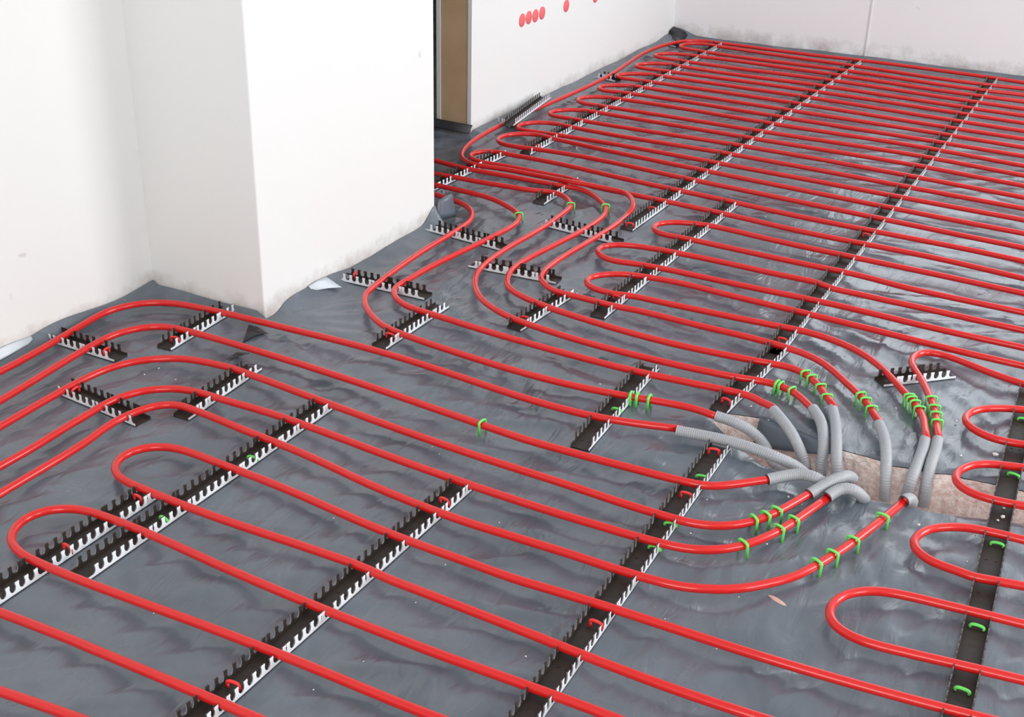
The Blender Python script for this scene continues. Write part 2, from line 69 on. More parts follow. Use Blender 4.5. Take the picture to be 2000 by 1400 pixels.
  'p15': [(0.7091,2.6367,0.0155),(0.2112,2.6263,0.0155),(-0.2086,2.6182,0.0155),(-0.2625,2.6191,0.0155),(-0.3522,2.6238,0.0155),(-0.4838,2.6321,0.0155),(-0.6933,2.6414,0.0155),(-0.8132,2.6458,0.0155),(-0.8731,2.6496,0.0155),(-0.9209,2.6533,0.0155),(-0.9507,2.6537,0.0155),(-0.9744,2.6521,0.0155),(-1.0572,2.6397,0.0155),(-1.0746,2.6354,0.0155),(-1.0858,2.6313,0.0155),(-1.1016,2.623,0.0155),(-1.1163,2.6126,0.0155),(-1.1252,2.6046,0.0155),(-1.1332,2.5958,0.0155),(-1.1398,2.5861,0.0155),(-1.1445,2.5755,0.0155),(-1.1459,2.5699,0.0155),(-1.1467,2.5643,0.0155),(-1.1468,2.5586,0.0155),(-1.1462,2.5529,0.0155),(-1.1449,2.5474,0.0155),(-1.1429,2.5421,0.0155),(-1.1403,2.5371,0.0155),(-1.137,2.5324,0.0155),(-1.1332,2.5282,0.0155),(-1.1289,2.5245,0.0155),(-1.1242,2.5213,0.0155),(-1.1137,2.5164,0.0155),(-1.1023,2.5131,0.0155),(-1.0845,2.5102,0.0155),(-1.0725,2.5097,0.0155),(-1.0605,2.5105,0.0155),(-1.043,2.514,0.0155),(-1.02,2.5197,0.0155),(-1.0025,2.5221,0.0155),(-0.9726,2.5231,0.0155),(-0.9247,2.5247,0.0155),(-0.6792,2.5373,0.0155),(-0.6195,2.5418,0.0155),(-0.6016,2.5418,0.0155),(-0.5838,2.5401,0.0155),(-0.5602,2.5359,0.0155),(-0.5369,2.53,0.0155),(-0.5142,2.5222,0.0155),(-0.4924,2.5123,0.0155),(-0.4716,2.5004,0.0155),(-0.4521,2.4865,0.0155),(-0.4339,2.4709,0.0155),(-0.4128,2.4495,0.0155),(-0.3934,2.4268,0.0155),(-0.3608,2.384,0.0155),(-0.3116,2.3165,0.0155),(-0.2993,2.296,0.0155),(-0.2915,2.2799,0.0155),(-0.2852,2.2632,0.0155),(-0.2791,2.2406,0.0155),(-0.2666,2.1857,0.0155),(-0.2671,2.1866,0.015),(-0.2645,2.1627,0.0153)],
  'p16': [(0.6854,2.8227,0.0155),(0.1875,2.814,0.0155),(-0.1484,2.8064,0.0155),(-0.2204,2.8068,0.0155),(-0.3762,2.811,0.0155),(-0.5141,2.8126,0.0155),(-0.562,2.814,0.0155),(-0.5981,2.8133,0.0155),(-0.6099,2.814,0.0155),(-0.6214,2.816,0.0155),(-0.6382,2.8215,0.0155),(-0.6549,2.8276,0.0155),(-0.6662,2.8305,0.0155),(-0.6779,2.832,0.0155),(-0.6959,2.8324,0.0155),(-0.7443,2.831,0.0155),(-0.9003,2.8338,0.0155),(-0.9723,2.8335,0.0155),(-1.038,2.831,0.0155),(-1.0856,2.8275,0.0155),(-1.1213,2.8229,0.0155),(-1.139,2.8193,0.0155),(-1.1562,2.8139,0.0155),(-1.1725,2.8064,0.0155),(-1.1826,2.8001,0.0155),(-1.1918,2.7926,0.0155),(-1.1994,2.7839,0.0155),(-1.2024,2.779,0.0155),(-1.2049,2.7739,0.0155),(-1.2067,2.7685,0.0155),(-1.2078,2.7629,0.0155),(-1.2083,2.7572,0.0155),(-1.2081,2.7515,0.0155),(-1.2072,2.7458,0.0155),(-1.2056,2.7403,0.0155),(-1.2035,2.735,0.0155),(-1.2007,2.73,0.0155),(-1.1974,2.7253,0.0155),(-1.1893,2.7169,0.0155),(-1.1797,2.7101,0.0155),(-1.1691,2.7048,0.0155),(-1.1578,2.7011,0.0155),(-1.1461,2.6993,0.0155),(-1.1343,2.6994,0.0155),(-1.1165,2.7024,0.0155),(-1.0871,2.7087,0.0155),(-1.0576,2.7126,0.0155),(-1.016,2.7153,0.0155),(-0.9382,2.717,0.0155),(-0.8062,2.7176,0.0155),(-0.6323,2.7225,0.0155),(-0.5724,2.7223,0.0155),(-0.5065,2.7197,0.0155),(-0.3928,2.7132,0.0155),(-0.3209,2.7115,0.0155),(-0.1769,2.7119,0.0155),(0.0691,2.7141,0.0155),(0.321,2.7193,0.0155),(0.6974,2.7283,0.0155)],
  'p17': [(0.6575,3.0419,0.0155),(0.4595,3.0356,0.0155),(0.2075,3.0265,0.0155),(0.0816,3.0238,0.0155),(-0.0264,3.0237,0.0155),(-0.1283,3.0259,0.0155),(-0.2722,3.0321,0.0155),(-0.392,3.0374,0.0155),(-0.6139,3.0426,0.0155),(-0.7998,3.048,0.0155),(-0.8595,3.0518,0.0155),(-0.9908,3.0633,0.0155),(-1.0147,3.0639,0.0155),(-1.0326,3.0628,0.0155),(-1.0504,3.06,0.0155),(-1.0737,3.0543,0.0155),(-1.0909,3.0487,0.0155),(-1.1073,3.0414,0.0155),(-1.1176,3.0354,0.0155),(-1.1271,3.0283,0.0155),(-1.1356,3.0201,0.0155),(-1.1426,3.0107,0.0155),(-1.1453,3.0056,0.0155),(-1.1475,3.0003,0.0155),(-1.1491,2.9948,0.0155),(-1.1501,2.9891,0.0155),(-1.1503,2.9835,0.0155),(-1.1498,2.9778,0.0155),(-1.1486,2.9722,0.0155),(-1.1468,2.9668,0.0155),(-1.1443,2.9617,0.0155),(-1.1412,2.9569,0.0155),(-1.1375,2.9526,0.0155),(-1.1333,2.9488,0.0155),(-1.1287,2.9454,0.0155),(-1.1236,2.9427,0.0155),(-1.1182,2.9405,0.0155),(-1.1067,2.9376,0.0155),(-1.0946,2.9367,0.0155),(-1.0702,2.9378,0.0155),(-1.0405,2.9393,0.0155),(-0.9991,2.9383,0.0155),(-0.9154,2.9356,0.0155),(-0.6757,2.9318,0.0155),(-0.6159,2.9326,0.0155),(-0.5861,2.931,0.0155),(-0.5504,2.9271,0.0155),(-0.4854,2.9172,0.0155),(-0.4497,2.914,0.0155),(-0.3838,2.9118,0.0155),(-0.2818,2.9108,0.0155),(-0.1319,2.9099,0.0155),(0.0061,2.9087,0.0155),(0.1321,2.91,0.0155),(0.306,2.9145,0.0155),(0.6214,2.9245,0.0155),(0.6723,2.9258,0.0155)],
  'p18': [(0.7222,2.5333,0.0155),(0.602,2.5277,0.0155),(0.4636,2.5185,0.0155),(0.3191,2.5087,0.0155),(0.2289,2.5045,0.0155),(0.157,2.5032,0.0155),(0.0911,2.5042,0.0155),(0.0315,2.5072,0.0155),(-0.0221,2.512,0.0155),(-0.0754,2.5188,0.0155),(-0.1226,2.5268,0.0155),(-0.1752,2.5381,0.0155),(-0.2039,2.5461,0.0155),(-0.2431,2.56,0.0155),(-0.2822,2.5749,0.0155),(-0.2997,2.5798,0.0155),(-0.3116,2.5816,0.0155),(-0.3234,2.5818,0.0155),(-0.3348,2.5801,0.0155),(-0.3402,2.5783,0.0155),(-0.3452,2.5759,0.0155),(-0.3497,2.5727,0.0155),(-0.3538,2.569,0.0155),(-0.3573,2.5646,0.0155),(-0.3602,2.5597,0.0155),(-0.3625,2.5545,0.0155),(-0.3655,2.5433,0.0155),(-0.3665,2.5315,0.0155),(-0.3657,2.5196,0.0155),(-0.3633,2.5079,0.0155),(-0.3592,2.4966,0.0155),(-0.3511,2.4803,0.0155),(-0.3281,2.4387,0.0155),(-0.3055,2.3903,0.0155),(-0.2866,2.3464,0.0155),(-0.2763,2.3184,0.0155),(-0.266,2.2842,0.0155),(-0.2562,2.2438,0.0155),(-0.2463,2.1977,0.0155),(-0.2468,2.1986,0.015),(-0.2438,2.1748,0.0152)],
  'c9': [(0.6304,3.2553,0.0155),(0.4923,3.2496,0.0155),(0.2158,3.2338,0.0155),(0.1197,3.2302,0.0155),(0.0418,3.2294,0.0155),(-0.0301,3.2307,0.0155),(-0.0958,3.2341,0.0155),(-0.1734,3.2407,0.0155),(-0.2867,3.2514,0.0155),(-0.3585,3.2559,0.0155),(-0.4365,3.2584,0.0155),(-0.5866,3.2598,0.0155),(-0.7487,3.2609,0.0155),(-0.8266,3.2633,0.0155),(-0.8984,3.2677,0.0155),(-1.0717,3.2829,0.0155),(-1.1735,3.2891,0.0155),(-1.2993,3.2965,0.0155),(-1.383,3.3034,0.0155),(-1.4723,3.3135,0.0155),(-1.5498,3.3222,0.0155),(-1.6095,3.3268,0.0155),(-1.6694,3.329,0.0155),(-1.7232,3.329,0.0155),(-1.7764,3.3279,0.0155),(-1.8122,3.3292,0.0155),(-1.8243,3.3285,0.0155),(-1.8362,3.3262,0.0155),(-1.8473,3.3217,0.0155),(-1.8574,3.3154,0.0155),(-1.8662,3.3075,0.0155),(-1.8735,3.2983,0.0155),(-1.879,3.288,0.0155),(-1.881,3.2826,0.0155),(-1.8823,3.2769,0.0155),(-1.883,3.2712,0.0155),(-1.8829,3.2655,0.0155),(-1.8822,3.2599,0.0155),(-1.8808,3.2544,0.0155),(-1.8787,3.2491,0.0155),(-1.8759,3.2441,0.0155),(-1.8726,3.2394,0.0155),(-1.8687,3.235,0.0155),(-1.8598,3.2276,0.0155),(-1.8495,3.2219,0.0155),(-1.8384,3.2179,0.0155),(-1.8267,3.2155,0.0155),(-1.8086,3.2144,0.0155),(-1.7845,3.2157,0.0155),(-1.737,3.2199,0.0155),(-1.7013,3.2207,0.0155),(-1.6114,3.2197,0.0155),(-1.5392,3.2184,0.0155),(-1.5214,3.217,0.0155),(-1.504,3.2135,0.0155),(-1.4872,3.2077,0.0155),(-1.4596,3.1959,0.0155),(-1.4425,3.1908,0.0155),(-1.4248,3.1879,0.0155),(-1.4009,3.1865,0.0155),(-1.335,3.1858,0.0155),(-1.1793,3.1815,0.0155),(-1.0715,3.1761,0.0155),(-0.9877,3.1699,0.0155),(-0.8324,3.1556,0.0155),(-0.7726,3.1519,0.0155),(-0.7127,3.1504,0.0155),(-0.6107,3.1516,0.0155),(-0.5267,3.1522,0.0155),(-0.4668,3.1508,0.0155),(-0.413,3.1476,0.0155),(-0.3474,3.1413,0.0155),(-0.24,3.1297,0.0155),(-0.1683,3.1243,0.0155),(-0.0904,3.1207,0.0155),(-0.0005,3.119,0.0155),(0.1015,3.1195,0.0155),(0.2275,3.1229,0.0155),(0.563,3.1362,0.0155),(0.6452,3.1386,0.0155)],
  'h7': [(0.5242,3.4761,0.0155),(0.2722,3.4689,0.0155),(0.0322,3.4619,0.0155),(-0.1117,3.4597,0.0155),(-0.2317,3.4599,0.0155),(-0.3576,3.4624,0.0155),(-0.5315,3.4687,0.0155),(-0.7713,3.48,0.0155),(-0.9869,3.4924,0.0155),(-1.466,3.5245,0.0155),(-1.5677,3.5332,0.0155),(-1.669,3.5442,0.0155),(-1.7402,3.5526,0.0155),(-1.7875,3.5607,0.0155),(-1.7994,3.5618,0.0155),(-1.8113,3.5616,0.0155),(-1.823,3.5597,0.0155),(-1.8344,3.5561,0.0155),(-1.8453,3.5512,0.0155),(-1.8555,3.545,0.0155),(-1.8648,3.5376,0.0155),(-1.8732,3.5291,0.0155),(-1.8805,3.5197,0.0155),(-1.8866,3.5094,0.0155),(-1.8913,3.4985,0.0155),(-1.8944,3.4871,0.0155),(-1.8956,3.4754,0.0155),(-1.8948,3.4637,0.0155),(-1.8919,3.4523,0.0155),(-1.8871,3.4416,0.0155),(-1.8804,3.432,0.0155),(-1.872,3.4239,0.0155),(-1.8672,3.4205,0.0155),(-1.8569,3.4154,0.0155),(-1.8456,3.4122,0.0155),(-1.8338,3.4107,0.0155),(-1.8156,3.4105,0.0155),(-1.7915,3.4127,0.0155),(-1.727,3.4223,0.0155),(-1.6737,3.4274,0.0155),(-1.6202,3.4306,0.0155),(-1.5724,3.4312,0.0155),(-1.5184,3.4296,0.0155),(-1.4522,3.4252,0.0155),(-1.2533,3.4068,0.0155),(-1.1512,3.3999,0.0155),(-0.8996,3.3847,0.0155),(-0.5523,3.3631,0.0155),(-0.3606,3.3522,0.0155),(-0.2527,3.348,0.0155),(-0.1508,3.3462,0.0155),(-0.0368,3.3466,0.0155),(0.1072,3.3497,0.0155),(0.4834,3.3622,0.0155),(0.5407,3.3637,0.0155)],
  'h5': [(0.4931,3.6876,0.0155),(0.2651,3.6809,0.0155),(0.0191,3.6731,0.0155),(-0.1188,3.6707,0.0155),(-0.2328,3.6708,0.0155),(-0.3407,3.6731,0.0155),(-0.4846,3.679,0.0155),(-0.9761,3.702,0.0155),(-1.114,3.7066,0.0155),(-1.21,3.7079,0.0155),(-1.2941,3.7067,0.0155),(-1.5164,3.699,0.0155),(-1.5884,3.6984,0.0155),(-1.6543,3.7,0.0155),(-1.7319,3.7038,0.0155),(-1.7675,3.7073,0.0155),(-1.7973,3.7104,0.0155),(-1.8153,3.7103,0.0155),(-1.8273,3.7089,0.0155),(-1.8392,3.7062,0.0155),(-1.8506,3.7023,0.0155),(-1.8615,3.6972,0.0155),(-1.8715,3.691,0.0155),(-1.8807,3.6836,0.0155),(-1.889,3.675,0.0155),(-1.8963,3.6655,0.0155),(-1.9023,3.6553,0.0155),(-1.907,3.6443,0.0155),(-1.9097,3.6329,0.0155),(-1.9102,3.6272,0.0155),(-1.91,3.6215,0.0155),(-1.9091,3.6159,0.0155),(-1.9076,3.6105,0.0155),(-1.9053,3.6055,0.0155),(-1.9022,3.6009,0.0155),(-1.8985,3.5968,0.0155),(-1.8942,3.5934,0.0155),(-1.8893,3.5907,0.0155),(-1.884,3.5887,0.0155),(-1.8783,3.5874,0.0155),(-1.8662,3.5867,0.0155),(-1.8357,3.5894,0.0155),(-1.7593,3.5958,0.0155),(-1.652,3.603,0.0155),(-1.5802,3.6055,0.0155),(-1.4961,3.6057,0.0155),(-1.376,3.6032,0.0155),(-1.1597,3.5973,0.0155),(-0.9558,3.5919,0.0155),(-0.542,3.5785,0.0155),(-0.3441,3.5734,0.0155),(-0.2121,3.5721,0.0155),(-0.0681,3.5732,0.0155),(0.1178,3.5774,0.0155),(0.4837,3.5877,0.0155),(0.5077,3.5883,0.0155)],
  'h3': [(0.4617,3.9016,0.0155),(0.2876,3.8956,0.0155),(0.0295,3.8849,0.0155),(-0.0905,3.8818,0.0155),(-0.1864,3.8815,0.0155),(-0.2703,3.8834,0.0155),(-0.3481,3.8872,0.0155),(-0.4378,3.8942,0.0155),(-0.5872,3.9074,0.0155),(-0.665,3.9123,0.0155),(-0.7489,3.9151,0.0155),(-0.8508,3.9158,0.0155),(-1.157,3.9124,0.0155),(-1.355,3.9133,0.0155),(-1.649,3.9154,0.0155),(-1.7864,3.9137,0.0155),(-1.8042,3.9116,0.0155),(-1.8159,3.9088,0.0155),(-1.8272,3.9047,0.0155),(-1.8433,3.8964,0.0155),(-1.8581,3.8862,0.0155),(-1.8714,3.8741,0.0155),(-1.8791,3.865,0.0155),(-1.8854,3.855,0.0155),(-1.89,3.8442,0.0155),(-1.8915,3.8387,0.0155),(-1.8924,3.833,0.0155),(-1.8925,3.8274,0.0155),(-1.8919,3.8219,0.0155),(-1.8904,3.8166,0.0155),(-1.8882,3.8117,0.0155),(-1.8851,3.8073,0.0155),(-1.8813,3.8035,0.0155),(-1.8768,3.8003,0.0155),(-1.8717,3.7977,0.0155),(-1.8662,3.7959,0.0155),(-1.8542,3.7939,0.0155),(-1.8357,3.7938,0.0155),(-1.7998,3.7949,0.0155),(-1.7292,3.7937,0.0155),(-1.6453,3.795,0.0155),(-1.5314,3.7994,0.0155),(-1.3216,3.8094,0.0155),(-1.2256,3.8121,0.0155),(-1.1297,3.8125,0.0155),(-1.0097,3.8105,0.0155),(-0.8658,3.8055,0.0155),(-0.674,3.7962,0.0155),(-0.5182,3.7864,0.0155),(-0.3745,3.7772,0.0155),(-0.2787,3.7732,0.0155),(-0.1828,3.7716,0.0155),(-0.0749,3.7722,0.0155),(0.0631,3.7756,0.0155),(0.4096,3.7881,0.0155),(0.4781,3.79,0.0155)],
  'h1': [(0.4313,4.1084,0.0155),(0.2692,4.1027,0.0155),(0.005,4.091,0.0155),(-0.109,4.0879,0.0155),(-0.1989,4.0874,0.0155),(-0.2827,4.0891,0.0155),(-0.3605,4.093,0.0155),(-0.4442,4.0998,0.0155),(-0.5935,4.1141,0.0155),(-0.6652,4.1189,0.0155),(-0.7371,4.1215,0.0155),(-0.821,4.122,0.0155),(-0.9471,4.1197,0.0155),(-1.1032,4.1164,0.0155),(-1.1993,4.1164,0.0155),(-1.2953,4.1188,0.0155),(-1.4995,4.1269,0.0155),(-1.5835,4.1283,0.0155),(-1.6494,4.1273,0.0155),(-1.7091,4.1244,0.0155),(-1.7863,4.1177,0.0155),(-1.8101,4.1138,0.0155),(-1.8275,4.1088,0.0155),(-1.8387,4.1042,0.0155),(-1.8492,4.0986,0.0155),(-1.8591,4.0919,0.0155),(-1.8681,4.0841,0.0155),(-1.8757,4.0752,0.0155),(-1.8814,4.0651,0.0155),(-1.8849,4.0541,0.0155),(-1.8862,4.0425,0.0155),(-1.8859,4.0367,0.0155),(-1.885,4.0311,0.0155),(-1.8834,4.0257,0.0155),(-1.8811,4.0206,0.0155),(-1.8782,4.016,0.0155),(-1.8745,4.0119,0.0155),(-1.8703,4.0083,0.0155),(-1.8655,4.0053,0.0155),(-1.8603,4.0029,0.0155),(-1.8489,3.9998,0.0155),(-1.8367,3.9985,0.0155),(-1.8001,3.9988,0.0155),(-1.5675,4.0046,0.0155),(-1.3995,4.0057,0.0155),(-1.2134,4.0067,0.0155),(-1.0994,4.0094,0.0155),(-0.8593,4.0188,0.0155),(-0.7753,4.0202,0.0155),(-0.7034,4.0194,0.0155),(-0.6376,4.0165,0.0155),(-0.5659,4.011,0.0155),(-0.3928,3.9936,0.0155),(-0.3211,3.9884,0.0155),(-0.2433,3.9851,0.0155),(-0.1594,3.984,0.0155),(-0.0635,3.9852,0.0155),(0.0626,3.9894,0.0155),(0.3447,4.0019,0.0155),(0.4465,4.0053,0.0155)],
  'h-1': [(0.4006,4.3174,0.0155),(0.1786,4.3108,0.0155),(-0.0673,4.3029,0.0155),(-0.2053,4.3004,0.0155),(-0.3193,4.3005,0.0155),(-0.4272,4.3028,0.0155),(-0.661,4.3116,0.0155),(-0.793,4.3141,0.0155),(-1.045,4.3151,0.0155),(-1.315,4.3169,0.0155),(-1.6689,4.3203,0.0155),(-1.7824,4.3196,0.0155),(-1.8001,4.3176,0.0155),(-1.8117,4.3147,0.0155),(-1.8285,4.308,0.0155),(-1.8445,4.2994,0.0155),(-1.8649,4.2862,0.0155),(-1.8743,4.2787,0.0155),(-1.8826,4.2704,0.0155),(-1.886,4.2657,0.0155),(-1.8889,4.2608,0.0155),(-1.8912,4.2556,0.0155),(-1.8929,4.2501,0.0155),(-1.8939,4.2444,0.0155),(-1.8942,4.2387,0.0155),(-1.8939,4.2329,0.0155),(-1.8928,4.2273,0.0155),(-1.8911,4.2218,0.0155),(-1.8887,4.2168,0.0155),(-1.8856,4.2122,0.0155),(-1.8818,4.2083,0.0155),(-1.8774,4.205,0.0155),(-1.8725,4.2025,0.0155),(-1.8672,4.2007,0.0155),(-1.8615,4.1997,0.0155),(-1.8496,4.1996,0.0155),(-1.8314,4.2026,0.0155),(-1.8077,4.2075,0.0155),(-1.7843,4.2102,0.0155),(-1.6537,4.2179,0.0155),(-1.5758,4.22,0.0155),(-1.4798,4.2198,0.0155),(-1.1915,4.2141,0.0155),(-0.8015,4.2111,0.0155),(-0.6335,4.2079,0.0155),(-0.3936,4.2011,0.0155),(-0.2737,4.1998,0.0155),(-0.1417,4.201,0.0155),(0.0383,4.2053,0.0155),(0.3738,4.2154,0.0155),(0.4154,4.2164,0.0155)],
  'h-3': [(0.3709,4.5198,0.0155),(-0.127,4.5071,0.0155),(-0.307,4.5043,0.0155),(-0.4689,4.5042,0.0155),(-0.6249,4.5062,0.0155),(-0.7509,4.51,0.0155),(-1.0566,4.5241,0.0155),(-1.1705,4.5272,0.0155),(-1.2845,4.528,0.0155),(-1.4404,4.5261,0.0155),(-1.7582,4.5204,0.0155),(-1.7942,4.5206,0.0155),(-1.8118,4.519,0.0155),(-1.8233,4.5163,0.0155),(-1.8345,4.5122,0.0155),(-1.8506,4.5041,0.0155),(-1.8711,4.4912,0.0155),(-1.8856,4.4804,0.0155),(-1.8986,4.4681,0.0155),(-1.9058,4.4588,0.0155),(-1.9087,4.4539,0.0155),(-1.9108,4.4488,0.0155),(-1.9122,4.4436,0.0155),(-1.9126,4.4383,0.0155),(-1.9119,4.4331,0.0155),(-1.9103,4.4281,0.0155),(-1.9078,4.4234,0.0155),(-1.9044,4.4192,0.0155),(-1.9004,4.4155,0.0155),(-1.8957,4.4123,0.0155),(-1.8906,4.4098,0.0155),(-1.885,4.408,0.0155),(-1.8731,4.4062,0.0155),(-1.8608,4.4062,0.0155),(-1.8127,4.4098,0.0155),(-1.6103,4.4183,0.0155),(-1.4963,4.4207,0.0155),(-1.3462,4.4213,0.0155),(-1.1422,4.4196,0.0155),(-0.9922,4.4161,0.0155),(-0.7223,4.4076,0.0155),(-0.5724,4.4052,0.0155),(-0.3804,4.4046,0.0155),(-0.2064,4.4063,0.0155),(0.0396,4.4117,0.0155),(0.3855,4.4203,0.0155)],
  'h-5': [(0.3407,4.7256,0.0155),(-0.1572,4.7145,0.0155),(-0.4152,4.7102,0.0155),(-0.6072,4.7088,0.0155),(-0.7211,4.71,0.0155),(-0.8651,4.7144,0.0155),(-1.051,4.7209,0.0155),(-1.147,4.7224,0.0155),(-1.2191,4.7214,0.0155),(-1.2972,4.7181,0.0155),(-1.4897,4.7055,0.0155),(-1.5557,4.703,0.0155),(-1.6096,4.7029,0.0155),(-1.6812,4.7054,0.0155),(-1.7288,4.7084,0.0155),(-1.7584,4.712,0.0155),(-1.788,4.7159,0.0155),(-1.7999,4.7161,0.0155),(-1.8118,4.7151,0.0155),(-1.8235,4.7126,0.0155),(-1.8408,4.7068,0.0155),(-1.8571,4.699,0.0155),(-1.8726,4.6897,0.0155),(-1.8869,4.6786,0.0155),(-1.8955,4.6703,0.0155),(-1.9031,4.661,0.0155),(-1.9093,4.651,0.0155),(-1.9117,4.6457,0.0155),(-1.9135,4.6403,0.0155),(-1.9146,4.6348,0.0155),(-1.915,4.6292,0.0155),(-1.9145,4.6238,0.0155),(-1.9131,4.6186,0.0155),(-1.9108,4.6137,0.0155),(-1.9078,4.6093,0.0155),(-1.9039,4.6055,0.0155),(-1.8995,4.6024,0.0155),(-1.8944,4.5999,0.0155),(-1.889,4.598,0.0155),(-1.8832,4.5968,0.0155),(-1.871,4.596,0.0155),(-1.8463,4.5979,0.0155),(-1.8107,4.6009,0.0155),(-1.6921,4.6082,0.0155),(-1.5663,4.6156,0.0155),(-1.4344,4.6211,0.0155),(-1.2904,4.6246,0.0155),(-1.1524,4.6259,0.0155),(-1.0265,4.6248,0.0155),(-0.8585,4.6205,0.0155),(-0.4746,4.6085,0.0155),(-0.3547,4.6067,0.0155),(-0.2287,4.6073,0.0155),(-0.0668,4.6108,0.0155),(0.3152,4.6224,0.0155),(0.3557,4.6234,0.0155)],
  'h-7': [(0.3106,4.9305,0.0155),(0.0765,4.928,0.0155),(-0.1695,4.9257,0.0155),(-0.3075,4.9225,0.0155),(-0.4214,4.9179,0.0155),(-0.6249,4.906,0.0155),(-0.6968,4.904,0.0155),(-0.7687,4.9043,0.0155),(-0.8587,4.9073,0.0155),(-1.0747,4.918,0.0155),(-1.1887,4.9213,0.0155),(-1.4109,4.9245,0.0155),(-1.5249,4.9243,0.0155),(-1.6149,4.9222,0.0155),(-1.6928,4.9183,0.0155),(-1.7583,4.9129,0.0155),(-1.8355,4.9041,0.0155),(-1.8536,4.9013,0.0155),(-1.8653,4.8984,0.0155),(-1.8762,4.8939,0.0155),(-1.8862,4.8877,0.0155),(-1.8953,4.8801,0.0155),(-1.9035,4.8714,0.0155),(-1.9106,4.8618,0.0155),(-1.916,4.8514,0.0155),(-1.9179,4.846,0.0155),(-1.9191,4.8404,0.0155),(-1.9195,4.8349,0.0155),(-1.919,4.8294,0.0155),(-1.9177,4.8242,0.0155),(-1.9155,4.8194,0.0155),(-1.9125,4.815,0.0155),(-1.9086,4.8113,0.0155),(-1.9041,4.8082,0.0155),(-1.8989,4.8059,0.0155),(-1.8933,4.8042,0.0155),(-1.8812,4.8024,0.0155),(-1.8269,4.8015,0.0155),(-1.7623,4.7988,0.0155),(-1.6966,4.7984,0.0155),(-1.6186,4.8005,0.0155),(-1.5227,4.8057,0.0155),(-1.319,4.8196,0.0155),(-1.2351,4.8235,0.0155),(-1.1572,4.8248,0.0155),(-1.0793,4.8237,0.0155),(-0.9774,4.8197,0.0155),(-0.7795,4.8097,0.0155),(-0.6896,4.807,0.0155),(-0.5996,4.8066,0.0155),(-0.3716,4.8106,0.0155),(0.1263,4.8206,0.0155),(0.3261,4.8246,0.0155)],
  'h-9': [(0.281,5.1321,0.0155),(0.1427,5.1323,0.0155),(-0.1341,5.1366,0.0155),(-0.2302,5.1362,0.0155),(-0.3082,5.134,0.0155),(-0.3799,5.1299,0.0155),(-0.4455,5.124,0.0155),(-0.5227,5.1146,0.0155),(-0.6177,5.1019,0.0155),(-0.6712,5.0966,0.0155),(-0.7249,5.0935,0.0155),(-0.7788,5.0926,0.0155),(-0.8447,5.0938,0.0155),(-0.9289,5.0981,0.0155),(-1.1033,5.1091,0.0155),(-1.2054,5.1133,0.0155),(-1.4996,5.1201,0.0155),(-1.6075,5.1246,0.0155),(-1.7625,5.1345,0.0155),(-1.8104,5.1403,0.0155),(-1.8223,5.1404,0.0155),(-1.834,5.1387,0.0155),(-1.8452,5.1349,0.0155),(-1.8557,5.1295,0.0155),(-1.8654,5.1226,0.0155),(-1.8739,5.1144,0.0155),(-1.8813,5.1051,0.0155),(-1.8873,5.0948,0.0155),(-1.8919,5.0838,0.0155),(-1.895,5.0724,0.0155),(-1.8962,5.0606,0.0155),(-1.8954,5.049,0.0155),(-1.894,5.0435,0.0155),(-1.892,5.0382,0.0155),(-1.8894,5.0334,0.0155),(-1.886,5.029,0.0155),(-1.882,5.0251,0.0155),(-1.8775,5.0219,0.0155),(-1.8724,5.0192,0.0155),(-1.8612,5.0152,0.0155),(-1.8431,5.012,0.0155),(-1.7542,5.0033,0.0155),(-1.6948,4.9999,0.0155),(-1.6349,4.9986,0.0155),(-1.563,4.9994,0.0155),(-1.467,5.0032,0.0155),(-1.2869,5.0123,0.0155),(-1.2029,5.0145,0.0155),(-1.1308,5.0142,0.0155),(-1.0528,5.0116,0.0155),(-0.8485,5.0001,0.0155),(-0.7765,4.998,0.0155),(-0.7167,4.9982,0.0155),(-0.6629,5.0005,0.0155),(-0.6032,5.0052,0.0155),(-0.4542,5.0208,0.0155),(-0.3766,5.0268,0.0155),(-0.2928,5.0309,0.0155),(-0.1968,5.0332,0.0155),(-0.0707,5.0336,0.0155),(0.1877,5.032,0.0155),(0.2956,5.0327,0.0155)],
  'r1': [(0.7331,2.4478,0.0155),(0.6245,2.4495,0.0155),(0.5216,2.4537,0.0155),(0.3518,2.4623,0.0155),(0.2732,2.4645,0.0155),(0.2071,2.4644,0.0155),(0.1472,2.4622,0.0155),(0.0937,2.458,0.0155),(0.0465,2.4522,0.0155),(-0.0005,2.4444,0.0155),(-0.047,2.4346,0.0155),(-0.0988,2.4211,0.0155),(-0.1272,2.4119,0.0155),(-0.1494,2.4027,0.0155),(-0.1655,2.3944,0.0155),(-0.1807,2.3847,0.0155),(-0.1899,2.3772,0.0155),(-0.1982,2.3688,0.0155),(-0.2054,2.3594,0.0155),(-0.2111,2.3491,0.0155),(-0.215,2.338,0.0155),(-0.2169,2.3266,0.0155),(-0.2169,2.3208,0.0155),(-0.2163,2.3151,0.0155),(-0.2151,2.3095,0.0155),(-0.2133,2.304,0.0155),(-0.2108,2.2988,0.0155),(-0.2043,2.2893,0.0155),(-0.196,2.2811,0.0155),(-0.1864,2.2743,0.0155),(-0.1758,2.269,0.0155),(-0.1646,2.2652,0.0155),(-0.153,2.2629,0.0155),(-0.1411,2.2623,0.0155),(-0.1291,2.2631,0.0155),(-0.1112,2.2664,0.0155),(-0.042,2.2838,0.0155),(0.0162,2.2954,0.0155),(0.069,2.3043,0.0155),(0.1162,2.31,0.0155),(0.1697,2.3142,0.0155),(0.2235,2.3163,0.0155),(0.2897,2.3164,0.0155),(0.3683,2.314,0.0155),(0.6048,2.3017,0.0155),(0.6941,2.2991,0.0155),(0.7521,2.2985,0.0155)],
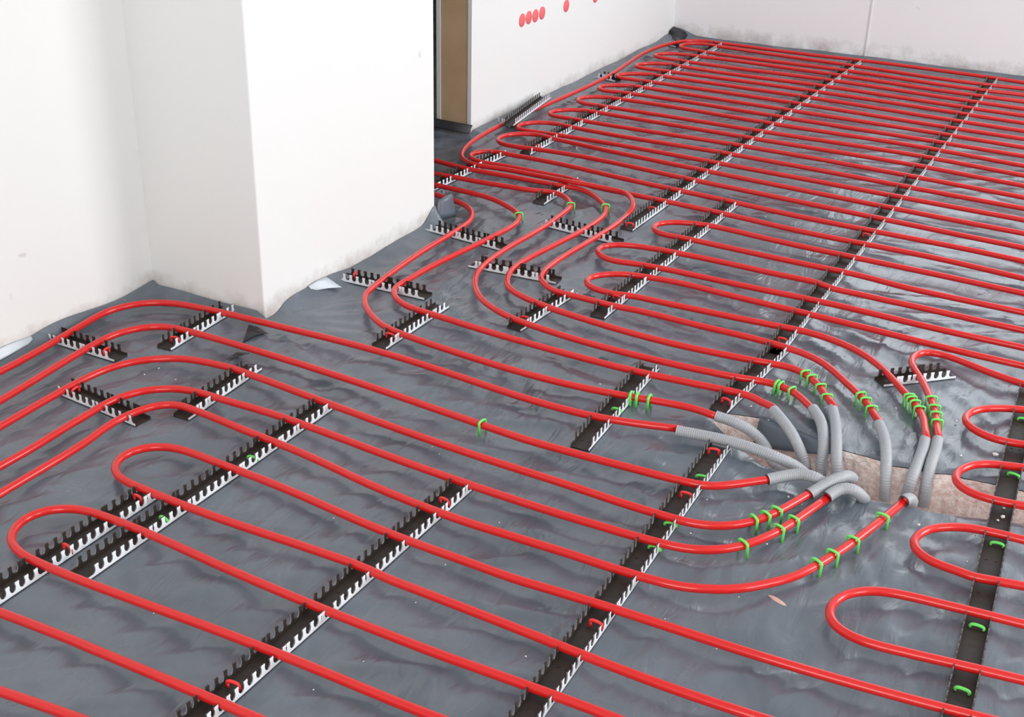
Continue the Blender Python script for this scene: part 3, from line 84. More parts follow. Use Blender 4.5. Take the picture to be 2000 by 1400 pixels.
  'r2': [(0.7631,2.2121,0.0155),(0.6545,2.2138,0.0155),(0.5516,2.2179,0.0155),(0.3758,2.2267,0.0155),(0.2973,2.2287,0.0155),(0.2311,2.2284,0.0155),(0.1713,2.2259,0.0155),(0.1179,2.2215,0.0155),(0.0706,2.2155,0.0155),(0.0237,2.2075,0.0155),(-0.0286,2.1961,0.0155),(-0.0743,2.1835,0.0155),(-0.1259,2.1685,0.0155),(-0.1428,2.162,0.0155),(-0.1533,2.1562,0.0155),(-0.1628,2.1491,0.0155),(-0.1711,2.1407,0.0155),(-0.1782,2.1312,0.0155),(-0.1841,2.1209,0.0155),(-0.1884,2.1099,0.0155),(-0.1908,2.0985,0.0155),(-0.1911,2.0869,0.0155),(-0.1903,2.0812,0.0155),(-0.189,2.0756,0.0155),(-0.187,2.0702,0.0155),(-0.1844,2.0652,0.0155),(-0.1812,2.0604,0.0155),(-0.1775,2.0561,0.0155),(-0.1732,2.0522,0.0155),(-0.1686,2.0488,0.0155),(-0.1583,2.0436,0.0155),(-0.1471,2.0402,0.0155),(-0.1353,2.0385,0.0155),(-0.1171,2.0382,0.0155),(-0.099,2.04,0.0155),(-0.058,2.0478,0.0155),(0.0003,2.0589,0.0155),(0.0768,2.071,0.0155),(0.1301,2.0773,0.0155),(0.1837,2.0815,0.0155),(0.2435,2.084,0.0155),(0.3156,2.0846,0.0155),(0.4061,2.0827,0.0155),(0.6416,2.0735,0.0155),(0.7413,2.0717,0.0155),(0.7809,2.0715,0.0155)],
  'r3': [(0.6959,1.9521,0.0155),(0.198,1.9424,0.0155),(0.0061,1.9379,0.0155),(-0.0953,1.9335,0.0155),(-0.1191,1.9309,0.0155),(-0.1367,1.9269,0.0155),(-0.1534,1.9205,0.0155),(-0.1691,1.9118,0.0155),(-0.1833,1.901,0.0155),(-0.1917,1.8926,0.0155),(-0.1988,1.8832,0.0155),(-0.2045,1.8729,0.0155),(-0.2085,1.8619,0.0155),(-0.2107,1.8504,0.0155),(-0.211,1.8446,0.0155),(-0.2106,1.8389,0.0155),(-0.2096,1.8333,0.0155),(-0.2079,1.8279,0.0155),(-0.2055,1.8228,0.0155),(-0.2025,1.818,0.0155),(-0.1989,1.8135,0.0155),(-0.1903,1.8058,0.0155),(-0.1802,1.7998,0.0155),(-0.1692,1.7956,0.0155),(-0.1577,1.7931,0.0155),(-0.1288,1.7901,0.0155),(-0.1124,1.7879,0.0155),(-0.1013,1.7883,0.0155),(-0.084,1.7919,0.0155),(-0.0545,1.7982,0.0155),(0.0568,1.818,0.0155),(0.1099,1.8257,0.0155),(0.1634,1.8311,0.0155),(0.2171,1.8343,0.0155),(0.2771,1.8358,0.0155),(0.3553,1.8351,0.0155),(0.4822,1.8307,0.0155),(0.6083,1.8265,0.0155),(0.712,1.8252,0.0155)],
  'r4': [(0.7253,1.721,0.0155),(0.5751,1.7208,0.0155),(0.3527,1.7225,0.0155),(0.2566,1.7214,0.0155),(0.1787,1.7186,0.0155),(0.101,1.7136,0.0155),(-0.0482,1.6998,0.0155),(-0.1313,1.6908,0.0155),(-0.1845,1.6846,0.0155),(-0.2082,1.6801,0.0155),(-0.2254,1.6747,0.0155),(-0.2362,1.6696,0.0155),(-0.2463,1.6634,0.0155),(-0.2556,1.656,0.0155),(-0.2638,1.6475,0.0155),(-0.2708,1.6379,0.0155),(-0.2763,1.6275,0.0155),(-0.2802,1.6164,0.0155),(-0.2822,1.6049,0.0155),(-0.2822,1.5932,0.0155),(-0.2801,1.5817,0.0155),(-0.2783,1.5763,0.0155),(-0.2758,1.5711,0.0155),(-0.2729,1.5662,0.0155),(-0.2693,1.5618,0.0155),(-0.2653,1.5577,0.0155),(-0.2608,1.5542,0.0155),(-0.2507,1.5485,0.0155),(-0.2396,1.5445,0.0155),(-0.2279,1.5422,0.0155),(-0.2159,1.5413,0.0155),(-0.1978,1.542,0.0155),(-0.1621,1.5466,0.0155),(-0.0975,1.5565,0.0155),(0.0032,1.571,0.0155),(0.1039,1.5858,0.0155),(0.1632,1.5924,0.0155),(0.2229,1.5968,0.0155),(0.2887,1.5991,0.0155),(0.3669,1.5992,0.0155),(0.4814,1.5964,0.0155),(0.6317,1.5922,0.0155),(0.7418,1.5912,0.0155)],
}
SLEEVE_PATHS = {
  'p1': [(-0.6875,1.9815,0.015),(-0.6438,1.9864,0.0163),(-0.5959,1.9881,0.0185),(-0.5559,1.9873,0.0189),(-0.5076,1.9845,0.0168),(-0.4959,1.9848,0.0152),(-0.4848,1.9871,0.012),(-0.4745,1.9913,0.0074),(-0.4656,1.9968,0.0017),(-0.4588,2.0035,-0.0048),(-0.4542,2.0113,-0.0123),(-0.4459,2.0347,-0.034)],
  'p10': [(-0.6437,2.0747,0.015),(-0.6198,2.076,0.0127),(-0.6,2.0754,0.0102),(-0.5886,2.0762,0.007),(-0.5739,2.0779,0.001),(-0.5596,2.0774,-0.0063),(-0.5494,2.0752,-0.0122),(-0.5401,2.0704,-0.018),(-0.5239,2.0554,-0.0291),(-0.5187,2.0523,-0.0332),(-0.5135,2.0516,-0.0378),(-0.5082,2.053,-0.0428),(-0.4977,2.0599,-0.0534),(-0.4817,2.0714,-0.0667),(-0.4772,2.0746,-0.07)],
  'p11': [(-0.5531,2.1549,0.015),(-0.5291,2.128,0.0154),(-0.5126,2.1107,0.0132),(-0.5013,2.0996,0.0101),(-0.4902,2.0895,0.0046),(-0.4795,2.0803,-0.0034),(-0.4721,2.075,-0.0112),(-0.4657,2.0723,-0.0206),(-0.4607,2.0721,-0.0315),(-0.4583,2.0734,-0.0388),(-0.457,2.0762,-0.0459),(-0.4566,2.0842,-0.0592),(-0.4567,2.0881,-0.065)],
  'p12': [(-0.4875,2.2013,0.015),(-0.4651,2.1682,0.0151),(-0.4541,2.1467,0.0143),(-0.4465,2.1282,0.0124),(-0.4396,2.1101,0.0075),(-0.4346,2.096,0.0013),(-0.4317,2.0869,-0.0055),(-0.4297,2.0797,-0.0145),(-0.4283,2.0741,-0.0251),(-0.427,2.0691,-0.0402),(-0.4258,2.0653,-0.06)],
  'p13': [(-0.4541,2.2212,0.015),(-0.4316,2.1613,0.0151),(-0.418,2.119,0.014),(-0.4132,2.104,0.0116),(-0.4071,2.0854,0.0055),(-0.4033,2.0745,0.0004),(-0.401,2.0683,-0.0039),(-0.3991,2.0637,-0.0091),(-0.3976,2.0609,-0.0153),(-0.396,2.0599,-0.0266),(-0.3938,2.0616,-0.05)],
  'p14': [(-0.3587,2.2068,0.015),(-0.3394,2.1629,0.0161),(-0.3274,2.1285,0.0157),(-0.3227,2.1134,0.014),(-0.3181,2.0987,0.0096),(-0.3137,2.0841,0.0027),(-0.3107,2.0745,-0.0041),(-0.3089,2.0696,-0.0095),(-0.3075,2.0662,-0.0157),(-0.3059,2.0641,-0.0265),(-0.3039,2.0653,-0.0509),(-0.3031,2.0658,-0.06)],
  'p15': [(-0.2676,2.1905,0.015),(-0.2634,2.1508,0.0151),(-0.2624,2.1228,0.0131),(-0.2622,2.0988,0.0086),(-0.2622,2.0824,0.004),(-0.2624,2.0721,-0.0012),(-0.2627,2.0675,-0.0061),(-0.2632,2.0651,-0.0123),(-0.2643,2.065,-0.0237),(-0.267,2.0692,-0.05)],
  'p18': [(-0.2473,2.2026,0.015),(-0.2422,2.1588,0.015),(-0.2406,2.1263,0.0142),(-0.2401,2.1146,0.0121),(-0.2394,2.1036,0.0078),(-0.2385,2.0931,0.0016),(-0.2376,2.0844,-0.0063),(-0.2372,2.0806,-0.0124),(-0.237,2.0788,-0.0194),(-0.2369,2.0792,-0.031),(-0.2371,2.0847,-0.06)],
  'p2': [(-0.4821,1.9001,0.015),(-0.4621,1.9195,0.0177),(-0.446,1.9318,0.02),(-0.4355,1.9369,0.0215),(-0.428,1.9384,0.0225),(-0.4162,1.9381,0.0236),(-0.4084,1.9379,0.0231),(-0.4009,1.9384,0.0208),(-0.3942,1.9399,0.0172),(-0.3887,1.9424,0.0129),(-0.3851,1.946,0.0083),(-0.3831,1.9508,0.0033),(-0.3828,1.9596,-0.0049),(-0.3868,1.9887,-0.03)],
  'p3': [(-0.4036,1.8901,0.015),(-0.3916,1.915,0.0196),(-0.3774,1.9382,0.0262),(-0.3683,1.9513,0.028),(-0.3625,1.9612,0.0272),(-0.3597,1.968,0.0251),(-0.3574,1.9782,0.0198),(-0.3547,2.0015,0.004)],
  'p4': [(-0.3737,1.8964,0.016),(-0.3664,1.9149,0.0188),(-0.3598,1.9247,0.0206),(-0.3541,1.9298,0.0216),(-0.3472,1.9331,0.0219),(-0.3401,1.9354,0.021),(-0.3339,1.9381,0.0179),(-0.329,1.9416,0.0131),(-0.3238,1.9481,0.0048),(-0.3214,1.9557,-0.0033),(-0.3214,1.9643,-0.0115),(-0.3274,1.9963,-0.04)],
  'p5': [(-0.2535,1.9503,0.017),(-0.2502,1.9614,0.0165),(-0.2482,1.9683,0.0138),(-0.2456,1.9813,0.0052),(-0.2456,1.994,-0.0044),(-0.2492,2.023,-0.028)],
}
RAIL_DATA = {
  'ra': {"o":[-1.3833,0.7794],"a":1.5682,"L":0.5579,"t":[[0.0214,0.0398,0.0582,0.0766,0.095,0.1134,0.1318,0.1502,0.1669,0.1909,0.2054,0.2238,0.2422,0.2606,0.279,0.3158,0.3342,0.3526,0.3709,0.3893,0.4077,0.4261,0.4629,0.4813,0.4997,0.5181,0.5267],[0.0214,0.0398,0.0582,0.0766,0.095,0.1134,0.1318,0.1502,0.1639,0.1879,0.2054,0.2238,0.2422,0.2606,0.279,0.2871,0.3158,0.3342,0.3526,0.3709,0.3893,0.4077,0.4261,0.4559,0.4629,0.4813,0.4997,0.5181,0.5283]]},
  'rb': {"o":[-1.3123,1.0938],"a":1.5668,"L":0.6562,"t":[[0.0216,0.0402,0.0587,0.0773,0.0959,0.1145,0.1413,0.1516,0.1702,0.1888,0.2074,0.2336,0.2445,0.2631,0.2817,0.3002,0.3188,0.3374,0.3671,0.3745,0.3931,0.4117,0.4303,0.4489,0.4778,0.486,0.5046,0.5232,0.5332,0.5603,0.5789,0.5975,0.6161,0.6238],[0.0216,0.0402,0.0587,0.0773,0.0959,0.1145,0.1421,0.1516,0.1702,0.1888,0.2074,0.2346,0.2445,0.2631,0.2817,0.3002,0.3188,0.3374,0.3745,0.3931,0.4117,0.4303,0.4489,0.4564,0.486,0.5046,0.5232,0.5349,0.5603,0.5789,0.5975,0.6161,0.6267]]},
  'rc': {"o":[-1.5201,1.5601],"a":1.6312,"L":0.2401,"t":[[0.0296,0.039,0.057,0.066,0.093,0.111,0.129,0.147,0.1651,0.1777,0.2019,0.2191],[0.0306,0.039,0.057,0.0667,0.093,0.111,0.129,0.147,0.1651,0.182,0.206,0.2191]]},
  'rd': {"o":[-1.7548,1.7709],"a":1.6298,"L":0.2388,"t":[[0.0209,0.0388,0.0567,0.0819,0.0926,0.1105,0.1284,0.1463,0.1642,0.1713,0.2,0.2179],[0.0209,0.0388,0.0567,0.0813,0.0926,0.1105,0.1284,0.1463,0.1642,0.1941,0.2179]]},
  're': {"o":[-2.0393,1.6694],"a":0.0034,"L":0.2215,"t":[[0.021,0.0389,0.0524,0.0765,0.0928,0.1107,0.1287,0.1368,0.1646,0.1826,0.2005],[0.021,0.0389,0.048,0.0748,0.0928,0.1107,0.1287,0.1646,0.1826,0.2005]]},
  'rf': {"o":[-1.8206,1.5101],"a":-0.0823,"L":0.231,"t":[[0.0164,0.0405,0.0593,0.078,0.0968,0.1155,0.1263,0.153,0.1718,0.1905,0.2186],[0.0121,0.0405,0.0593,0.078,0.0968,0.1155,0.1271,0.153,0.1718,0.1905,0.2005]]},
  'rg': {"o":[-1.367,2.0098],"a":1.5623,"L":0.2584,"t":[[0.021,0.0391,0.0478,0.0751,0.0931,0.1112,0.1292,0.1472,0.1653,0.1924,0.2013,0.2193,0.2374],[0.021,0.0391,0.0542,0.0786,0.0931,0.1112,0.1292,0.1472,0.1653,0.1948,0.2193,0.2374]]},
  'rh': {"o":[-1.6789,2.267],"a":0.0304,"L":0.2429,"t":[[0.0212,0.0394,0.0577,0.0759,0.0941,0.1028,0.1306,0.1488,0.177,0.1852,0.2035,0.2217],[0.0212,0.0394,0.0577,0.0759,0.0941,0.1235,0.1306,0.1488,0.1761,0.1852,0.2035,0.2217]]},
  'ri': {"o":[-1.4499,2.502],"a":0.077,"L":0.2357,"t":[[0.0221,0.0317,0.0604,0.0796,0.0987,0.1059,0.137,0.1561,0.1753,0.1848,0.2136],[0.0221,0.0311,0.0604,0.0796,0.0987,0.1293,0.137,0.1561,0.1753,0.2038,0.2136]]},
  'rj': {"o":[-1.6768,2.6628],"a":-0.098,"L":0.2452,"t":[[0.0214,0.0398,0.0582,0.0766,0.1044,0.1134,0.1318,0.1502,0.1686,0.179,0.2054,0.2238],[0.0214,0.0398,0.0582,0.0753,0.0995,0.1134,0.1318,0.1502,0.1686,0.1792,0.2054,0.2238]]},
  'rk': {"o":[-1.1909,2.8736],"a":3.0463,"L":0.2371,"t":[[0.0223,0.0415,0.0678,0.08,0.0969,0.1209,0.1378,0.1571,0.1763,0.1956,0.2245],[0.0223,0.0415,0.0665,0.08,0.0961,0.1201,0.1378,0.1571,0.1763,0.1956,0.2197]]},
  'rl': {"o":[-1.1617,2.24],"a":1.4995,"L":0.2523,"t":[[0.0295,0.0409,0.0598,0.0788,0.0977,0.1085,0.1356,0.1545,0.1735,0.1924,0.2228,0.2303],[0.0104,0.0409,0.0598,0.0788,0.0977,0.115,0.1393,0.1545,0.1735,0.1924,0.2225,0.2303]]},
  'rm': {"o":[-1.0292,2.3975],"a":1.5648,"L":0.9019,"t":[[0.0217,0.0373,0.0613,0.0777,0.0963,0.1078,0.1337,0.1523,0.171,0.1896,0.2083,0.227,0.2344,0.2643,0.283,0.3016,0.3293,0.339,0.3576,0.3763,0.395,0.4136,0.4221,0.4509,0.4696,0.4883,0.5069,0.5256,0.5538,0.5629,0.5816,0.6003,0.6189,0.6376,0.6539,0.6779,0.6936,0.7122,0.7309,0.7496,0.7635,0.7875,0.8056,0.8242,0.8429,0.8616,0.8696],[0.0217,0.038,0.062,0.0777,0.0963,0.1244,0.1337,0.1523,0.171,0.1896,0.2083,0.227,0.2526,0.2643,0.283,0.3016,0.3263,0.339,0.3576,0.3763,0.395,0.4136,0.4437,0.4509,0.4696,0.4883,0.5069,0.5256,0.5527,0.5629,0.5816,0.6003,0.6189,0.6376,0.6474,0.6749,0.6936,0.7122,0.7309,0.7496,0.7658,0.7898,0.8056,0.8242,0.8429,0.8616,0.8724]]},
  'rn': {"o":[-1.1999,2.9497],"a":1.5571,"L":2.2983,"t":[[0.0216,0.0403,0.0589,0.0775,0.0962,0.1148,0.1335,0.1521,0.1707,0.1894,0.208,0.2205,0.2453,0.2639,0.2826,0.3012,0.3198,0.3286,0.3571,0.3757,0.3944,0.413,0.4317,0.4409,0.4689,0.4876,0.5062,0.5248,0.5435,0.5685,0.5807,0.5994,0.618,0.6364,0.6604,0.6739,0.6926,0.7112,0.7298,0.7461,0.7701,0.7858,0.8044,0.823,0.8417,0.8509,0.8789,0.8976,0.9162,0.9348,0.9507,0.9747,0.9908,1.0094,1.028,1.0455,1.0696,1.0839,1.1026,1.1212,1.1399,1.1546,1.1786,1.1958,1.2144,1.233,1.2517,1.2764,1.289,1.3076,1.3262,1.3449,1.3541,1.3821,1.4008,1.4194,1.438,1.4567,1.4825,1.494,1.5126,1.5312,1.5499,1.5658,1.5898,1.6058,1.6244,1.6431,1.6617,1.6883,1.699,1.7176,1.7362,1.7549,1.7847,1.7921,1.8108,1.8294,1.8481,1.8631,1.8871,1.904,1.9226,1.9412,1.9595,1.9835,1.9972,2.0158,2.0344,2.0531,2.0771,2.0903,2.109,2.1276,2.1463,2.1746,2.1835,2.2022,2.2208,2.2394,2.2581,2.287],[0.0216,0.0403,0.0589,0.0775,0.0962,0.1148,0.1335,0.1521,0.1707,0.1894,0.208,0.2211,0.2453,0.2639,0.2826,0.3012,0.3198,0.3301,0.3571,0.3757,0.3944,0.413,0.4317,0.4429,0.4689,0.4876,0.5062,0.5248,0.5435,0.5705,0.5807,0.5994,0.618,0.6367,0.6607,0.6739,0.6926,0.7112,0.7298,0.7457,0.7697,0.7858,0.8044,0.823,0.8417,0.85,0.8789,0.8976,0.9162,0.9348,0.9502,0.9742,0.9908,1.0094,1.028,1.0445,1.0685,1.0839,1.1026,1.1212,1.1399,1.1546,1.1786,1.1958,1.2144,1.233,1.2517,1.2764,1.289,1.3076,1.3262,1.3449,1.3539,1.3821,1.4008,1.4194,1.438,1.4567,1.4824,1.494,1.5126,1.5312,1.5499,1.5657,1.5897,1.6058,1.6244,1.6431,1.6617,1.6876,1.699,1.7176,1.7362,1.7549,1.7836,1.7921,1.8108,1.8294,1.8481,1.8621,1.8861,1.904,1.9226,1.9412,1.9597,1.9837,1.9972,2.0158,2.0344,2.0524,2.0764,2.0903,2.109,2.1276,2.1463,2.1753,2.1835,2.2022,2.2208,2.2394,2.2581,2.2835]]},
  'ro': {"o":[-1.7457,3.3968],"a":1.5805,"L":1.8196,"t":[[0.0108,0.04,0.0585,0.077,0.0955,0.114,0.1325,0.145,0.1696,0.1878,0.2119,0.2251,0.2436,0.2621,0.2806,0.2965,0.3205,0.3361,0.3546,0.3731,0.3851,0.4101,0.4286,0.4471,0.4657,0.4842,0.5027,0.5294,0.5397,0.5582,0.5767,0.5914,0.6154,0.6322,0.6507,0.6692,0.6877,0.7062,0.7361,0.7432,0.7618,0.7803,0.7988,0.8275,0.8358,0.8543,0.8728,0.8913,0.9098,0.9351,0.9468,0.9653,0.9838,1.0023,1.0274,1.0393,1.0579,1.0764,1.0949,1.1117,1.1357,1.1504,1.1689,1.1874,1.1951,1.2244,1.2429,1.2614,1.2799,1.2984,1.3275,1.3354,1.3539,1.3725,1.3901,1.4141,1.428,1.4465,1.465,1.4835,1.502,1.528,1.539,1.5575,1.576,1.5945,1.6193,1.6315,1.65,1.6686,1.6871,1.7056,1.7241,1.7499,1.7611,1.7796,1.7896],[0.0296,0.04,0.0585,0.077,0.0955,0.114,0.1325,0.151,0.1759,0.1855,0.2095,0.2251,0.2436,0.2621,0.2806,0.2991,0.3251,0.3361,0.3546,0.3731,0.3862,0.4102,0.4286,0.4471,0.4657,0.4842,0.5027,0.5293,0.5397,0.5582,0.5767,0.5907,0.6147,0.6322,0.6507,0.6692,0.6877,0.7062,0.7329,0.7432,0.7618,0.7803,0.7988,0.8253,0.8358,0.8543,0.8728,0.8913,0.9098,0.9345,0.9468,0.9653,0.9838,1.0022,1.0262,1.0393,1.0579,1.0764,1.0949,1.1123,1.1363,1.1504,1.1689,1.1874,1.2174,1.2429,1.2614,1.2799,1.2984,1.3078,1.3354,1.3539,1.3725,1.391,1.4156,1.428,1.4465,1.465,1.4835,1.5004,1.5244,1.539,1.5575,1.576,1.5945,1.6232,1.6315,1.65,1.6686,1.6871,1.7056,1.7241,1.7611,1.7796,1.7901]]},
  'rp': {"o":[-0.6347,2.1178],"a":1.5045,"L":0.3429,"t":[[0.0217,0.0404,0.0575,0.0815,0.0966,0.1153,0.1287,0.1532,0.1714,0.1901,0.2089,0.2195,0.2463,0.265,0.2837,0.3024,0.3109],[0.0217,0.0404,0.0529,0.0779,0.0966,0.1153,0.1433,0.1527,0.1714,0.1901,0.2089,0.2366,0.2463,0.265,0.2837,0.3024,0.3134]]},
  'rp2': {"o":[-0.6215,2.4239],"a":1.5752,"L":2.8371,"t":[[0.0296,0.0403,0.0589,0.0775,0.0961,0.1057,0.1334,0.152,0.1706,0.1893,0.2026,0.2267,0.2451,0.2638,0.2824,0.3107,0.3196,0.3383,0.3569,0.3755,0.4052,0.4128,0.4314,0.45,0.4686,0.4873,0.4967,0.5245,0.5432,0.5618,0.5804,0.599,0.6071,0.6363,0.6549,0.6735,0.6922,0.7108,0.7395,0.748,0.7667,0.7853,0.8039,0.8225,0.848,0.8598,0.8784,0.897,0.9157,0.9317,0.9557,0.9716,0.9902,1.0088,1.0274,1.0371,1.0647,1.0833,1.1019,1.1206,1.1392,1.1692,1.1764,1.1951,1.2137,1.2323,1.25,1.274,1.2882,1.3068,1.3254,1.3441,1.3577,1.3817,1.3999,1.4186,1.4372,1.4558,1.4744,1.4984,1.5117,1.5303,1.549,1.5676,1.5801,1.6048,1.6235,1.6421,1.6607,1.6793,1.705,1.7166,1.7352,1.7538,1.772,1.796,1.8097,1.8283,1.847,1.8656,1.8748,1.9028,1.9215,1.9401,1.9587,1.97,1.996,2.0146,2.0332,2.0519,2.0705,2.0945,2.1077,2.1264,2.145,2.1636,2.1773,2.2013,2.2195,2.2381,2.2567,2.273,2.297,2.3126,2.3312,2.3499,2.3685,2.3946,2.4057,2.4244,2.443,2.4616,2.4698,2.4989,2.5175,2.5361,2.5548,2.5666,2.592,2.6106,2.6293,2.6479,2.6642,2.6883,2.7038,2.7224,2.741,2.7596,2.7783,2.7892,2.8155],[0.0098,0.0403,0.0589,0.0775,0.0961,0.1031,0.1334,0.152,0.1706,0.1893,0.2044,0.2284,0.2451,0.2638,0.2824,0.3102,0.3196,0.3383,0.3569,0.3755,0.3931,0.4177,0.4314,0.45,0.4686,0.4873,0.4962,0.5245,0.5432,0.5618,0.5804,0.599,0.6083,0.6363,0.6549,0.6735,0.6922,0.7108,0.739,0.748,0.7667,0.7853,0.8039,0.8225,0.8483,0.8598,0.8784,0.897,0.9157,0.934,0.958,0.9716,0.9902,1.0088,1.0274,1.0389,1.0647,1.0833,1.1019,1.1206,1.1392,1.1465,1.1764,1.1951,1.2137,1.2323,1.2509,1.2758,1.2882,1.3068,1.3254,1.3441,1.3599,1.3839,1.3999,1.4186,1.4372,1.4558,1.4745,1.5006,1.5117,1.5303,1.549,1.5676,1.5823,1.6063,1.6235,1.6421,1.6607,1.6793,1.7073,1.7166,1.7352,1.7538,1.7725,1.797,1.8097,1.8283,1.847,1.8656,1.8761,1.9028,1.9215,1.9401,1.9587,1.9708,1.996,2.0146,2.0332,2.0519,2.0705,2.0955,2.1077,2.1264,2.145,2.1636,2.1786,2.2026,2.2195,2.2381,2.2567,2.2735,2.2975,2.3126,2.3312,2.3499,2.3685,2.395,2.4057,2.4244,2.443,2.4616,2.4688,2.4989,2.5175,2.5361,2.5548,2.5644,2.592,2.6106,2.6293,2.6479,2.661,2.6851,2.7038,2.7224,2.741,2.7596,2.7783,2.7913,2.8155]]},
  'rq': {"o":[-0.8087,1.8485],"a":1.6113,"L":0.379,"t":[[0.0217,0.0403,0.059,0.0776,0.095,0.1192,0.1336,0.1522,0.1709,0.1895,0.2001,0.2268,0.2455,0.2641,0.2828,0.3014,0.31,0.3387,0.3574],[0.0217,0.0403,0.059,0.0776,0.091,0.115,0.1336,0.1522,0.1709,0.1895,0.2196,0.2268,0.2455,0.2641,0.2828,0.3014,0.3092,0.3387,0.3574]]},
  'rr': {"o":[-0.5475,0.753],"a":1.5989,"L":1.2372,"t":[[0.0217,0.0403,0.059,0.0776,0.0963,0.1057,0.1336,0.1522,0.1709,0.1895,0.2082,0.2388,0.2642,0.2828,0.3015,0.3201,0.3338,0.3578,0.3761,0.3948,0.4134,0.4321,0.4465,0.4705,0.488,0.5067,0.5253,0.5427,0.5668,0.5813,0.6,0.6186,0.6373,0.6559,0.6851,0.6932,0.7119,0.7305,0.7492,0.7564,0.7865,0.8052,0.8238,0.8425,0.8572,0.8812,0.8984,0.9171,0.9353,0.9593,0.9731,0.9917,1.0104,1.029,1.0477,1.0585,1.085,1.1036,1.1223,1.1409,1.1596,1.1783,1.1969,1.2156],[0.0217,0.0403,0.059,0.0776,0.0963,0.1071,0.1336,0.1522,0.1709,0.1895,0.2082,0.2455,0.2642,0.2828,0.3015,0.3201,0.3333,0.3574,0.3761,0.3948,0.4134,0.4321,0.4466,0.4706,0.488,0.5067,0.5253,0.544,0.5691,0.5813,0.6,0.6186,0.6373,0.6559,0.6846,0.6932,0.7119,0.7305,0.7492,0.7865,0.8052,0.8238,0.8425,0.8565,0.8805,0.8984,0.9171,0.9351,0.9591,0.9731,0.9917,1.0104,1.029,1.0477,1.0782,1.1036,1.1223,1.1409,1.1596,1.1783,1.1969,1.2156]]},
  'rs': {"o":[-0.9493,0.5354],"a":1.5519,"L":1.0993,"t":[[0.0215,0.0401,0.0586,0.0771,0.0956,0.1142,0.1327,0.1512,0.1698,0.1883,0.2068,0.2254,0.2439,0.2624,0.2809,0.2995,0.318,0.3441,0.3551,0.3736,0.3921,0.4107,0.4253,0.4493,0.4662,0.4848,0.5033,0.5218,0.5404,0.5686,0.5774,0.596,0.6145,0.633,0.6515,0.6596,0.6886,0.7071,0.7257,0.7442,0.7627,0.7736,0.7998,0.8183,0.8368,0.8554,0.8724,0.8964,0.911,0.9295,0.948,0.9665,0.9919,1.0036,1.0221,1.0407,1.0592,1.0692],[0.0215,0.0401,0.0586,0.0771,0.0956,0.1142,0.1327,0.1512,0.1698,0.1883,0.2068,0.2254,0.2439,0.2624,0.2809,0.2995,0.3174,0.3415,0.3551,0.3736,0.3921,0.4107,0.424,0.448,0.4662,0.4848,0.5033,0.5218,0.5404,0.5671,0.5774,0.596,0.6145,0.633,0.6515,0.6595,0.6886,0.7071,0.7257,0.7442,0.7627,0.7747,0.7998,0.8183,0.8368,0.8554,0.8734,0.8974,0.911,0.9295,0.948,0.9665,0.9934,1.0036,1.0221,1.0407,1.0592,1.0698]]},
  'rt': {"o":[-0.0261,1.0421],"a":1.6264,"L":1.5021,"t":[[0.0217,0.0404,0.0527,0.0778,0.0965,0.1152,0.1339,0.1526,0.165,0.19,0.2087,0.2274,0.2461,0.2648,0.2928,0.3022,0.3209,0.3396,0.3583,0.377,0.3957,0.4067,0.4331,0.4518,0.4705,0.4892,0.5079,0.5329,0.5453,0.564,0.5827,0.6014,0.6201,0.6388,0.6693,0.6949,0.7136,0.7323,0.7424,0.7697,0.7884,0.8071,0.8258,0.8445,0.8632,0.8818,0.9058,0.9193,0.9381,0.9568,0.9755,0.9902,1.0143,1.0316,1.0503,1.069,1.0877,1.1064,1.1251,1.1508,1.1625,1.1812,1.1999,1.218,1.2423,1.256,1.2747,1.2934,1.3121,1.3308,1.3495,1.3674,1.3918,1.4056,1.4243,1.443,1.4617,1.4724],[0.0217,0.0404,0.0544,0.0784,0.0965,0.1152,0.1339,0.1526,0.166,0.19,0.2087,0.2274,0.2461,0.2648,0.294,0.3022,0.3209,0.3396,0.3583,0.377,0.3957,0.4039,0.4331,0.4518,0.4705,0.4892,0.5059,0.53,0.5453,0.564,0.5827,0.6014,0.6201,0.6388,0.6675,0.6762,0.6949,0.7136,0.7323,0.7611,0.7697,0.7884,0.8071,0.8258,0.8445,0.8632,0.8811,0.9051,0.9193,0.9381,0.9568,0.9755,0.9876,1.0129,1.0316,1.0503,1.069,1.0877,1.1064,1.118,1.1438,1.1625,1.1812,1.1999,1.2127,1.2373,1.256,1.2747,1.2934,1.3121,1.3308,1.3495,1.3568,1.3869,1.4056,1.4243,1.443,1.4617,1.4804]]},
  'ru': {"o":[-0.3931,2.3947],"a":0.7709,"L":0.17,"t":[[0.0318,0.0394,0.0577,0.0693,0.0941,0.1123,0.1306,0.1488],[0.0113,0.0394,0.0577,0.0759,0.1035,0.1123,0.1306,0.1488]]},
  'rv': {"o":[-1.9045,3.5783],"a":1.7136,"L":0.385,"t":[[0.0219,0.0409,0.0598,0.0788,0.0977,0.1167,0.1356,0.1546,0.1735,0.1925,0.2114,0.2304,0.2493,0.2683,0.2872,0.3062,0.3251,0.3441,0.363],[0.0219,0.0409,0.0598,0.0788,0.0977,0.1167,0.1356,0.1546,0.1735,0.1925,0.2114,0.2304,0.2493,0.2683,0.2872,0.3062,0.3251,0.3441,0.363]]},
  'rw': {"o":[-1.8232,2.9155],"a":1.5298,"L":0.4389,"t":[[0.0218,0.052,0.0595,0.0783,0.0971,0.1159,0.142,0.1536,0.1724,0.1912,0.2069,0.2309,0.2477,0.278,0.2853,0.3112,0.323,0.3418,0.3606,0.3794,0.3983,0.426],[0.0218,0.0514,0.0595,0.0783,0.0971,0.1142,0.1383,0.1536,0.1724,0.1912,0.2075,0.2316,0.2477,0.2589,0.2853,0.323,0.3418,0.3606,0.3794,0.3939,0.4197]]},
